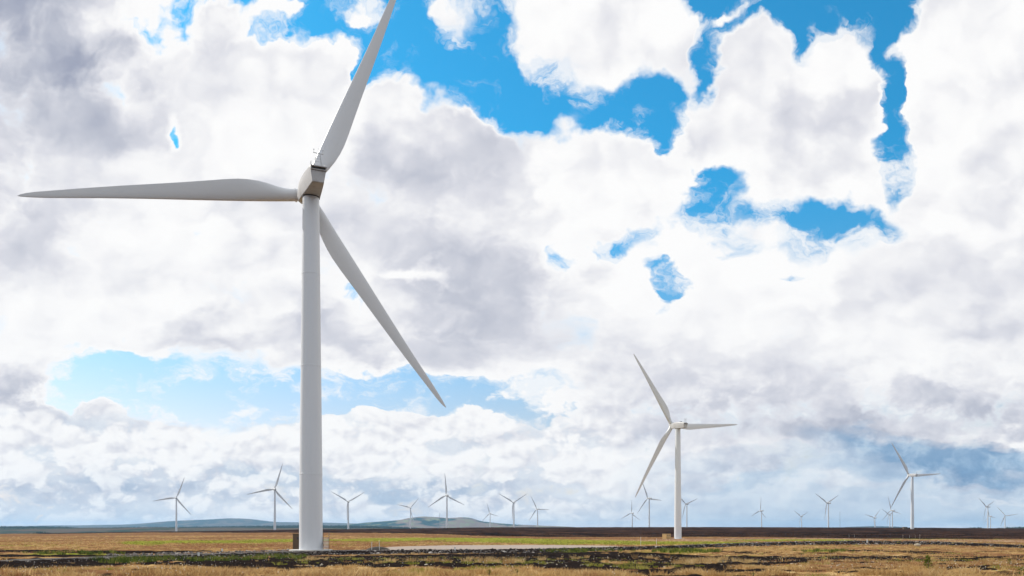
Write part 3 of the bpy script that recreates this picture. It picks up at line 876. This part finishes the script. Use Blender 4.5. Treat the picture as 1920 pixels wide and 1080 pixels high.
T2 = Vector(((1271 - 960) / F * 440, 440, 0)); T2.z = gz(T2.x, T2.y)
T3 = Vector(((1710.5 - 960) / F * 955, 955, 0)); T3.z = gz(T3.x, T3.y)

# concrete footing under the near tower and the second one
for P0, lab in ((T1, 'pale round concrete footing under the huge near turbine'), (T2, 'round concrete footing under the second largest turbine')):
    o = MB().lathe([(3.5, -.5), (3.5, .06), (3.4, .12), (2.0, .13)], 48).build('concrete_footing', M['conc'], smooth=30)
    o.location = P0 + Vector((0, 0, .02))
    tag(o, lab, 'footing')


# steel stair beside the near tower
def stair():
    rt = empty('access_stair', T1 + Vector((2.75, -1.3, 0)), R_(12))
    tag(rt, 'galvanised steel stair with handrails at the right foot of the huge near turbine', 'stair')
    n = 9; rise = 2.05; run = 2.6; w = .95
    for k in range(n):
        MB().box((0, run * (k + .5) / n, rise * (k + 1) / n - .03), (w - .1, run / n * .8, .10)).build('tread', M['white'], rt)
    for sx in (-1, 1):
        mb = MB(); a = math.atan2(rise, run)
        mb.box((sx * w / 2, run / 2, rise / 2), (.06, math.hypot(run, rise), .22), Euler((a, 0, 0)).to_matrix())
        mb.build('stringer', M['dark'], rt)
        hb = MB()
        hb.rod((sx * w / 2, 0, .95), (sx * w / 2, run, rise + .95), .035)
        hb.rod((sx * w / 2, 0, .5), (sx * w / 2, run, rise + .5), .025)
        for tt in (0, .33, .66, 1.0): hb.rod((sx * w / 2, run * tt, rise * tt), (sx * w / 2, run * tt, rise * tt + .95), .028)
        hb.rod((sx * w / 2, run, rise + .95), (sx * w / 2, run + 1.2, rise + .95), .035)
        hb.rod((sx * w / 2, run + 1.2, 0), (sx * w / 2, run + 1.2, rise + .95), .03)
        hb.build('handrail', M['dark'], rt)
    MB().box((-.25, run + .6, rise - .03), (w + .5, 1.2, .06)).build('landing', M['steel'], rt)
stair()


# transformer kiosks
def kiosk(P0, off, size, rz, mat, label, sink=.1):
    x, y = P0.x + off[0], P0.y + off[1]
    rt = empty('transformer_kiosk', (x, y, gz(x, y) - sink), R_(rz))
    tag(rt, label, 'kiosk', 'transformer kiosks beside the turbines')
    sx, sy, sz = size
    MB().box((0, 0, sz / 2), (sx, sy, sz), bevel=.04).build('body', mat, rt)
    MB().box((0, 0, sz + .06), (sx + .16, sy + .16, .12), bevel=.03).build('roof', mat, rt)
    for k in (-1, 1):
        dd = MB().box((k * sx * .22, -sy / 2 - .02, sz * .48), (sx * .40, .04, sz * .84), bevel=.01).build('door', mat, rt)
        MB().box((k * .12, -sy / 2 - .06, sz * .5), (.05, .06, .22)).build('handle', M['steel'], dd)
        MB().box((k * sx * .22, -sy / 2 - .05, sz * .75), (sx * .22, .03, sz * .14)).build('vent', M['dark'], dd)
kiosk(T1, (-2.7, 7.5), (4.0, 2.4, 2.72), 4, M['kioskd'], 'brown kiosk mostly hidden behind the left side of the huge near tower')
kiosk(T2, (-5.6, 2.0), (3.4, 2.9, 2.75), 38, M['kiosk'], 'tan kiosk standing left of the second largest turbine')
kiosk(T3, (-8.5, 0.0), (4.2, 3.0, 2.4), 10, M['kioskd'], 'small dark kiosk left of the tall grey turbine on the right')


# marker posts
def post(px, row, hpx, kind, label, cat='post', group=None):
    p = at(px, row)
    h = hpx / F * p.y
    if kind == 'stake':                          # thin rod, optional cap
        rt = empty('marker_stake', p); MB().rod((0, 0, -.1), (0, 0, h), .035, 8).build('rod', M['white'], rt)
        MB().rod((0, 0, h), (0, 0, h + .12), .05, 8).build('cap', M['white'], rt)
    elif kind == 'yellow':
        rt = empty('marker_stake', p); MB().rod((0, 0, -.1), (0, 0, h - .25), .04, 8).build('rod', M['white'], rt)
        MB().rod((0, 0, h - .25), (0, 0, h), .13, 10, .10).build('cap', M['yellow'], rt)
    elif kind == 'block':
        rt = empty('marker_post', p); MB().box((0, 0, h / 2 - .05), (.26, .14, h + .1), bevel=.03).build('shaft', M['white'], rt)
        MB().box((0, 0, h + .02), (.30, .18, .06), bevel=.02).build('cap', M['white'], rt)
    else:
        rt = empty('fence_post', p); MB().rod((0, 0, -.1), (0, 0, h), .07, 8, .06).build('shaft', M['wood'], rt)
        MB().box((0, 0, h - .15), (.24, .05, .16)).build('plate', M['white'], rt)
    tag(rt, label, cat, group)
    return rt


GP = 'white marker posts along the track'
post(372.5, 1043.5, 6.5, 'block', 'short white marker post on the near side of the track at left', 'marker post', GP)
post(416.5, 1035.5, 6, 'block', 'short white marker post on the far side of the track at left', 'marker post', GP)
post(853, 1032.5, 6, 'block', 'short white marker post on the edge of the gravel pad', 'marker post', GP)
post(1626, 1019, 6, 'block', 'white marker post on the stony bank at the right', 'marker post', GP)
post(697, 1031.5, 14, 'stake', 'thin grey stake left of the yellow-capped one by the dark mound', 'stake')
post(711.3, 1031.8, 19, 'yellow', 'thin white stake with pale yellow cap at the left end of the gravel pad', 'stake')
post(1201.5, 1024, 16, 'stake', 'tall thin white stake in the green grass left of the tan kiosk', 'stake')
post(1231, 1022, 11, 'stake', 'shorter thin white stake in the green grass, in front of the tan kiosk', 'stake')
post(1693, 1012.3, 9.5, 'fence', 'left one of two stout pale posts at the dark moor edge, right', 'post')
post(1724.7, 1012.8, 10.5, 'fence', 'right one of two stout pale posts at the dark moor edge, right', 'post')
for px, row, lab in ((1592, 1008, 'thin moor-edge stake, leftmost of a row of four on the right'), (1602, 1008, 'thin moor-edge stake, second from left of a row of four on the right'), (1705.5, 1009, 'thin low stake between the two stout pale posts, nearer the left one'), (1716, 1009, 'thin low stake between the two stout pale posts, nearer the right one')):
    post(px, row, 5.5, 'stake', lab, 'stake')


# lattice masts far off
def mast(px, D, top_row, label):
    x = (px - 960) / F * D
    zb_ = gz(x, D); h = (YH - top_row) / F * D - zb_
    rt = empty('lattice_mast', (x, D, zb_)); w = .55
    tag(rt, label, 'mast')
    leg = [(w * math.cos(a), w * math.sin(a)) for a in (.4, .4 + 2.094, .4 + 4.189)]
    mb = MB()
    for a in leg: mb.rod((*a, -1), (*a, h), .09, 6)
    n = int(h / 1.6)
    for k in range(n):
        for i in range(3): mb.rod((*leg[i], h * k / n), (*leg[(i + 1) % 3], h * (k + 1) / n), .05, 4)
    mb.build('lattice', M['steel'], rt)
    MB().rod((0, 0, h - .2), (0, 0, h + 2.5), .06, 6).build('aerial', M['steel'], rt)
mast(824.5, 2200, 962, 'thin lattice mast in front of the brown-green hill')
mast(1575, 2500, 960, 'thin lattice mast on the right skyline, right of the larger Y-shaped turbine')


# ================================================================== stones
def stones(name, label, P_, size, mat, flat=.7):
    n = len(P_)
    bm = bmesh.new(); bmesh.ops.create_icosphere(bm, subdivisions=1, radius=1); bm.verts.ensure_lookup_table()
    bv = np.array([v_.co[:] for v_ in bm.verts]); bf = np.array([[v_.index for v_ in f_.verts] for f_ in bm.faces]); bm.free()
    k = len(bv)
    jit = rng.uniform(.62, 1.25, (n, k, 1))
    sc = size[:, None, None] * rng.uniform(.7, 1.3, (n, 1, 3)) * np.array([1, 1, flat])
    a = rng.uniform(0, 6.28, n); ca, sa = np.cos(a)[:, None], np.sin(a)[:, None]
    v_ = bv[None] * jit * sc
    v2 = np.stack([v_[..., 0] * ca - v_[..., 1] * sa, v_[..., 0] * sa + v_[..., 1] * ca, v_[..., 2]], -1) + P_[:, None, :]
    f_ = (bf[None] + (np.arange(n) * k)[:, None, None]).reshape(-1, 3)
    o = mesh_np(name, v2.reshape(-1, 3), f_, mat)
    if label: tag(o, label, 'stones', None, 'stuff')
    return o


def stone_mat(name, stops):
    m, gg, b = mat_new(name)
    P = gg.n('ShaderNodeTexCoord').outputs['Object']
    cell = gg.n('ShaderNodeTexVoronoi'); gg.l(P, cell.inputs[0]); cell.inputs['Scale'].default_value = 1.6
    rnd = gg.sep(cell.outputs['Color'])[0]
    nn = gg.noise(P, 6, 5, .6)
    gg.l(gg.ramp(gg.m('ADD', gg.m('MULTIPLY', rnd, .6), gg.m('MULTIPLY', nn, .4)), stops), b.inputs['Base Color'])
    b.inputs['Roughness'].default_value = .9
    return m
M['stone'] = stone_mat('bank_stone', [(.15, (.035, .028, .025)), (.50, (.075, .062, .056)), (.68, (.20, .17, .155)), (.85, (.58, .53, .48))])
M['boulder'] = stone_mat('pale_boulder', [(.1, (.40, .33, .24)), (.6, (.62, .54, .42)), (.9, (.7, .64, .54))])


def scatter(n, px0, px1, fy):
    px = rng.uniform(px0, px1, n)
    return px, fy(px)


def bank_points(n, px0, px1, d0, d1):
    px = rng.uniform(px0, px1, n); ry = np.interp(px, ROAD[:, 0], ROAD[:, 1])
    y_ = ry + rng.uniform(d0, d1, n)
    z_ = height(px, y_)
    return np.stack([(px - 960) / F * y_, y_, z_], -1), px
P1, px1 = bank_points(7500, -120, 2080, -8.0, -2.9)
keep = rng.random(len(px1)) < np.interp(px1, [-100, 250, 520, 700, 1150, 1250, 1420, 1760, 1800, 2080], [.15, .15, .55, .9, .8, .6, 1, 1, .35, .25])
P1 = P1[keep]
stones('bank_stones', 'loose dark and pale stones along the bank below the track', P1, np.clip(rng.lognormal(math.log(.10), .5, len(P1)), .05, .34) * np.interp(P1[:, 1], [90, 200], [.85, 1.15]), M['stone'])
P2, px2 = bank_points(900, 200, 600, 3.0, 9.0)
stones('verge_stones', 'pale broken stones heaped along the far edge of the track at left', P2, np.clip(rng.lognormal(math.log(.13), .4, len(P2)), .06, .35), M['stone'])
px_ = rng.uniform(560, 1700, 1800); y_ = rng.uniform(44, 120, 1800)
P3 = np.stack([(px_ - 960) / F * y_, y_, height(px_, y_) + .02], -1)
stones('peat_stones', 'small pale stones lying about on the bare dark peat', P3, np.clip(rng.lognormal(math.log(.035), .45, len(P3)), .02, .12), M['boulder'])
bp_ = at(1720, 1024.5)
bo = stones('boulder', None, np.array([[0, 0, .28]]), np.array([.62]), M['boulder'], .75)
bo.location = bp_
tag(bo, 'pale square boulder lying on the bank at the right', 'boulder')
mp = at(706, 1031)
# dark mound at the left end of the gravel pad
mr = []
for k, (rr, zz) in enumerate(((1.75, -.2), (1.45, .12), (1.0, .36), (.5, .50), (.1, .54))):
    mr.append([(rr * 1.25 * math.cos(2 * math.pi * i / 24) * rng.uniform(.92, 1.08), rr * math.sin(2 * math.pi * i / 24) * rng.uniform(.92, 1.08), zz) for i in range(24)])
M['mound'] = paint('peat_heap', (.03, .024, .02), .95, .3, (.09, .08, .05), 2.0, streak=(1, 1, 1), bump=.8)
mo_ = MB().loft(mr).build('peat_mound', M['mound'], smooth=60); mo_.location = mp + Vector((0, 1.6, 0))
tag(mo_, 'low dark peat mound behind the two thin stakes on the gravel pad', 'mound')


# ================================================================== grasses
def tufts(name, label, P_, hgt, blades, spread, width, mat, lean=.5, cat='grass'):
    """many bent blades per tuft, all in one mesh; P_ (n,3), hgt (n,)"""
    n = len(P_); N_ = n * blades
    base = np.repeat(P_, blades, 0); h = np.repeat(hgt, blades) * rng.uniform(.55, 1.15, N_)
    a = rng.uniform(0, 6.283, N_); rr = np.sqrt(rng.uniform(0, 1, N_)) * spread * np.repeat(hgt, blades)
    b0 = base + np.stack([np.cos(a) * rr, np.sin(a) * rr, np.full(N_, -.03)], -1)
    ld = a + rng.normal(0, .6, N_); ln = np.abs(rng.normal(lean, .28, N_)) * h
    dv = np.stack([np.cos(ld), np.sin(ld), np.zeros(N_)], -1)
    ln = ln[:, None]; h = h[:, None]
    up = np.array([0, 0, 1.])
    wd = rng.uniform(0, 6.283, N_); wv = np.stack([np.cos(wd), np.sin(wd) * .5, np.zeros(N_)], -1) * (width * rng.uniform(.6, 1.3, N_))[:, None]
    m1 = b0 + dv * ln * .28 + up * h * .6; tp = b0 + dv * ln + up * h * (1 - .12 * np.clip(ln / h, 0, 2))
    v_ = np.stack([b0 - wv, b0 + wv, m1 + wv * .7, m1 - wv * .7, tp], 1).reshape(-1, 3)
    i5 = (np.arange(N_) * 5)[:, None]
    q_ = i5 + np.array([[0, 1, 2, 3]]); t_ = i5 + np.array([[3, 2, 4]])
    lp = np.concatenate([q_.ravel(), t_.ravel()]); tt = np.concatenate([np.full(N_, 4), np.full(N_, 3)]).astype(np.int32)
    st = np.concatenate([[0], np.cumsum(tt)[:-1]]).astype(np.int32)
    o = mesh_np(name, v_, None, mat, smooth=True, loops=lp, starts=st, totals=tt)
    tint = np.repeat(rng.random(n), blades) * .62 + rng.random(N_) * .38
    ta = o.data.attributes.new('tint', 'FLOAT', 'POINT'); ta.data.foreach_set('value', np.repeat(tint, 5).astype(np.float32))
    tag(o, label, cat, None, 'stuff')
    return o


def grass_mat(name, stops, trans=.45):
    m, gg, b = mat_new(name)
    P = gg.n('ShaderNodeTexCoord').outputs['Object']
    n1 = gg.noise(gg.vm('MULTIPLY', P, (1, 1, .3)), 4.0, 6, .75); n2 = gg.noise(gg.vm('MULTIPLY', P, (1, 1, .1)), .35, 4, .6)
    tn = gg.n('ShaderNodeAttribute', attribute_name='tint').outputs['Fac']
    c = gg.ramp(gg.m('ADD', gg.m('ADD', gg.m('MULTIPLY', n1, .30), gg.m('MULTIPLY', n2, .40)), gg.m('MULTIPLY', gg.m('SUBTRACT', tn, -.35), .18)), stops)
    gg.l(c, b.inputs['Base Color']); b.inputs['Roughness'].default_value = .8; b.inputs['Specular IOR Level'].default_value = .08
    tr = gg.n('ShaderNodeBsdfTranslucent'); gg.l(c, tr.inputs[0])
    mx = gg.n('ShaderNodeMixShader'); mx.inputs[0].default_value = trans
    out = [k for k in gg.nt.nodes if k.type == 'OUTPUT_MATERIAL'][0]
    gg.l(b.outputs[0], mx.inputs[1]); gg.l(tr.outputs[0], mx.inputs[2]); gg.l(mx.outputs[0], out.inputs[0])
    return m
M['g_gold'] = grass_mat('dry_grass_blades', [(.32, (.14, .070, .030)), (.44, (.38, .225, .09)), (.56, (.60, .42, .19)), (.68, (.82, .66, .40))])
M['g_rust'] = grass_mat('rusty_grass_blades', [(.32, (.10, .048, .022)), (.48, (.30, .15, .07)), (.66, (.55, .34, .17))])
M['g_green'] = grass_mat('green_grass_blades', [(.32, (.08, .095, .014)), (.48, (.22, .22, .035)), (.64, (.46, .40, .12))])
M['g_rush'] = grass_mat('rush_blades', [(.34, (.012, .024, .005)), (.47, (.055, .085, .014)), (.56, (.17, .19, .04)), (.66, (.36, .30, .10))])


def field(n, y0, y1, px0=-120, px1=2040, p=1.0):
    """random ground points, denser nearby; returns world points with their cover"""
    t = rng.random(n) ** p
    y_ = np.exp(math.log(y0) + (math.log(y1) - math.log(y0)) * t)
    px = rng.uniform(px0, px1, n)
    z_ = height(px, y_); x_ = (px - 960) / F * y_
    row = YH - z_ / y_ * F
    zz = zones(px, row, x_, y_, y_)
    lump = (fbm(x_ / 5.5, y_ / 5.5, 3) - .5) * .45 * (1 - np.clip(zz[4] + zz[2] + sm(y_, 90, 130), 0, 1))
    lump = np.where(y_ < 24, 0, lump)
    return np.stack([x_, y_, z_ + lump], -1), px, row, zz


Pn, pxn, rown, zn = field(46000, 25, 64)
pe, gr, gv, mo, ro, re, pa = zn
# grass stands in clumps with worn gaps between
clump = fbm(Pn[:, 0] / 1.0 + 3, Pn[:, 1] / 1.25, 3) + .35 * (fbm(Pn[:, 0] / 4.5, Pn[:, 1] / 6 + 8, 2) - .5)
ok = (pe < .45) & (ro < .3) & (gv < .3) & (rng.random(len(pe)) < sm(clump, .43, .58))
isg = ok & (gr > .38) & (rng.random(len(pe)) < .6)
isr = ok & ~isg & (re > .4) & (rng.random(len(pe)) < .6)
isd = ok & ~isg & ~isr
hh = lambda m_, lo, hi: (lo + (hi - lo) * sm(clump[m_], .42, .72)) * np.interp(Pn[m_, 1], [32, 42], [1, .6]) * rng.uniform(.7, 1.3, m_.sum())
tufts('dry_grass', 'golden dry grass covering the near ground', Pn[isd], hh(isd, .08, .36), 10, .6, .017, M['g_gold'], .6)
tufts('rusty_grass', 'rusty brown grass mixed into the near ground', Pn[isr], hh(isr, .06, .26), 10, .7, .017, M['g_rust'], .6)
tufts('green_grass', 'fresh green grass blades between the near dry grass', Pn[isg], hh(isg, .08, .30), 9, .55, .017, M['g_green'], .5)

Pm, pxm, rowm, zm = field(34000, 56, 190)
pe, gr, gv, mo, ro, re, pa = zm
clm = fbm(Pm[:, 0] / 1.6 + 3, Pm[:, 1] / 2.2, 3)
ok = (ro < .3) & (gv < .3) & ((pe < .5) | (rng.random(len(pe)) < .04)) & (rng.random(len(pe)) < sm(clm, .36, .56))
isg = ok & (gr > .42) & (rng.random(len(pe)) < .7)
isd = ok & ~isg
hm = (.12 + .34 * sm(clm, .42, .72)) * rng.uniform(.7, 1.3, len(pe)) * np.where((pxm < 1260) & (Pm[:, 1] < 125), .5, .8)
isr = isd & (re > .5) & (rng.random(len(pe)) < .6); isd = isd & ~isr
tufts('dry_grass', 'golden dry grass tufts on the middle ground and peat', Pm[isd], hm[isd], 8, .8, .028, M['g_gold'], .6)
tufts('rusty_grass', 'rusty brown grass tufts on the middle ground', Pm[isr], hm[isr] * .8, 8, .9, .022, M['g_rust'], .6)
tufts('green_grass', 'green grass tufts on the middle ground', Pm[isg], hm[isg] * .9, 8, .8, .022, M['g_green'], .5)

Pf, pxf, rowf, zf = field(22000, 180, 620)
pe, gr, gv, mo, ro, re, pa = zf
ok = (ro < .3) & (gv < .3) & (mo < .5)
isg = ok & (gr > .4); isd = ok & ~isg & (re < .5); isr = ok & (re >= .5) & ~isg
hf = rng.uniform(.16, .40, len(pe))
tufts('dry_grass', 'pale dry grass beyond the track', Pf[isd], hf[isd], 6, 1.5, .06, M['g_gold'], .7)
tufts('rusty_grass', 'rusty brown grass beyond the track', Pf[isr], hf[isr], 6, 1.5, .06, M['g_rust'], .7)
tufts('green_grass', 'bright green grass patches beyond the track', Pf[isg], hf[isg] * .8, 6, 1.5, .06, M['g_green'], .6)
is_h = (mo >= .5)
M['g_heather'] = grass_mat('heather_twigs', [(.32, (.006, .004, .004)), (.5, (.024, .014, .010)), (.68, (.085, .05, .034))], .1)
tufts('heather', 'dark brown heather covering the moor up to the skyline', Pf[is_h], hf[is_h] * 1.1, 6, 2.0, .09, M['g_heather'], .7, 'heather')


def blobs(items):
    pts = []
    for (px, row, rx, ry, n) in items:
        a = rng.uniform(0, 6.283, n); r_ = np.sqrt(rng.random(n))
        for k in range(n):
            pts.append(at(px + rx * r_[k] * math.cos(a[k]), row + ry * r_[k] * math.sin(a[k])))
    return np.array([p[:] for p in pts])
Pr = blobs([(1290, 1034, 70, 3.5, 130), (1065, 1034, 55, 3, 50), (1540, 1034, 50, 3, 36), (330, 1050, 170, 4.5, 120), (140, 1038, 95, 3, 60), (1130, 1033, 60, 2, 40), (520, 1046, 60, 4, 60), (250, 1056, 60, 2, 40)])
tufts('rushes', 'dark green rushes growing in clumps along the track bank', Pr, rng.uniform(.35, .75, len(Pr)), 22, .55, .022, M['g_rush'], .4, 'rushes')
Pt = blobs([(1300, 1058, 40, 6, 16), (1330, 1056, 40, 5, 14), (1390, 1056, 30, 4, 6), (1345, 1050, 20, 3, 5), (740, 1055, 60, 5, 9), (930, 1057, 60, 4, 9), (820, 1054, 60, 3, 8), (1000, 1048, 120, 5, 12), (600, 1052, 60, 4, 6), (1220, 1048, 60, 5, 10), (1850, 1062, 60, 4, 8)])
tufts('moor_grass', 'round bleached moor grass tussocks on the dark peat', Pt, rng.uniform(.28, .6, len(Pt)), 60, .75, .016, M['g_gold'], .75, 'grass')
Pg = blobs([(650, 1051, 90, 5, 60), (850, 1057, 160, 3, 90), (1050, 1052, 160, 6, 80), (760, 1049, 140, 4, 50), (540, 1056, 80, 3, 30), (1160, 1058, 80, 5, 50), (1750, 1052, 160, 4, 50), (1240, 1063, 80, 4, 30)])
tufts('green_grass', 'olive green grass and moss tufts on the dark peat', Pg, rng.uniform(.12, .3, len(Pg)), 26, .9, .02, M['g_green'], .6, 'grass')
# cotton grass: white specks
Pc, pxc, rowc, zc = field(3500, 27, 110)
kc = (zc[4] < .2) & (zc[2] < .2) & (fbm(Pc[:, 0] / 5, Pc[:, 1] / 5, 3) > .54)
M['cotton'] = paint('cotton_grass', (.80, .77, .70), .9, .05)
Pc = Pc[kc]; Pc[:, 2] += rng.uniform(.2, .42, len(Pc))
cg = stones('cotton_grass', 'white cotton grass heads dotted over the near moor', Pc, np.full(len(Pc), .014), M['cotton'], 1.2)
tag(cg, None, 'cotton grass')


# young conifers and shrubs
M['bark'] = paint('bark', (.09, .06, .04), .9, .3, (.04, .03, .02), 6)
M['needles'] = grass_mat('conifer_needles', [(.36, (.05, .08, .012)), (.48, (.22, .26, .03)), (.62, (.50, .50, .11))], .5)
M['leaf'] = grass_mat('shrub_leaves', [(.32, (.045, .075, .010)), (.5, (.13, .19, .02)), (.68, (.30, .34, .06))], .35)


def sapling(px, row, hpx, wide, label, mat, conical=True, cat='young conifer', name='young_conifer'):
    p = at(px, row); h = hpx / F * p.y
    rt = empty(name, p); tag(rt, label, cat)
    MB().rod((0, 0, -.05), (0.02, 0, h * .9), .03, 6, .008).build('trunk', M['bark'], rt)
    n = 260; vv = []; ff = []
    for k in range(n):
        t = rng.random() ** .8
        zc_ = h * (.08 + .92 * t); rmax = wide * h * ((1 - t) ** .8 + .08 if conical else math.sqrt(max(.05, 1 - (2 * t - .9) ** 2)))
        a = rng.uniform(0, 6.283); r_ = rmax * rng.uniform(.25, 1.0) * (1 + .35 * math.sin(3 * a + t * 9))
        c = np.array([math.cos(a) * r_, math.sin(a) * r_, zc_])
        dv = np.array([math.cos(a), math.sin(a), rng.uniform(.1, .9)]); dv /= np.linalg.norm(dv)
        sd = np.cross(dv, [0, 0, 1.0]); sd /= max(np.linalg.norm(sd), 1e-6)
        ln = h * rng.uniform(.07, .15); wd = ln * .28
        i0 = len(vv); tw = rng.uniform(-1, 1)
        sd2 = sd * math.cos(tw) + np.cross(dv, sd) * math.sin(tw)
        vv += [c - sd2 * wd, c + sd2 * wd, c + dv * ln + sd2 * wd * .2, c + dv * ln - sd2 * wd * .2]
        ff.append([i0, i0 + 1, i0 + 2, i0 + 3])
    mesh_np('crown', np.array(vv), np.array(ff), mat, rt)
sapling(1740, 1071, 29, .30, 'tallest yellow-green young conifer, on the near grass at right', M['needles'])
sapling(1893, 1062, 14, .42, 'small dark green young conifer near the right edge', M['needles'])
sapling(1915, 1080, 15, .55, 'bright yellow-green shrub in the bottom right corner', M['leaf'], False, 'shrub', 'shrub')
sapling(641, 1053.5, 7, .7, 'small dark green shrub on the peat below the huge near tower', M['needles'], True, 'shrub', 'shrub')
sapling(917, 1077, 9, .5, 'small green shrub low in the golden grass left of bottom centre', M['leaf'], False, 'shrub', 'shrub')
sapling(969, 1077, 10, .7, 'wide yellow-green shrub low in the golden grass at bottom centre', M['leaf'], False, 'shrub', 'shrub')
sapling(1412, 1080, 7, .8, 'bright green shrub at the bottom edge, on dark peat right of centre', M['leaf'], False, 'shrub', 'shrub')
sapling(1600, 1036, 6, .5, 'tiny green shrub on the golden grass below the stony bank', M['leaf'], False, 'shrub', 'shrub')

# ================================================================== air
hz = MB().box((0, 0, (-62 + 235) / 2), (43000, 43000, 235 + 62))
m = bpy.data.materials.new('air'); m.use_nodes = True; nt = m.node_tree; nt.nodes.clear(); gg = G(nt)
pv = gg.n('ShaderNodeVolumePrincipled'); ow_ = gg.n('ShaderNodeOutputMaterial')
pv.inputs['Color'].default_value = (.36, .66, 1.0, 1); pv.inputs['Density'].default_value = 4.3e-5; pv.inputs['Anisotropy'].default_value = .2
gg.l(pv.outputs[0], ow_.inputs['Volume'])
haze = hz.build('haze', m); tag(haze, 'thin pale air that turns the far hills blue', 'haze', None, 'stuff')
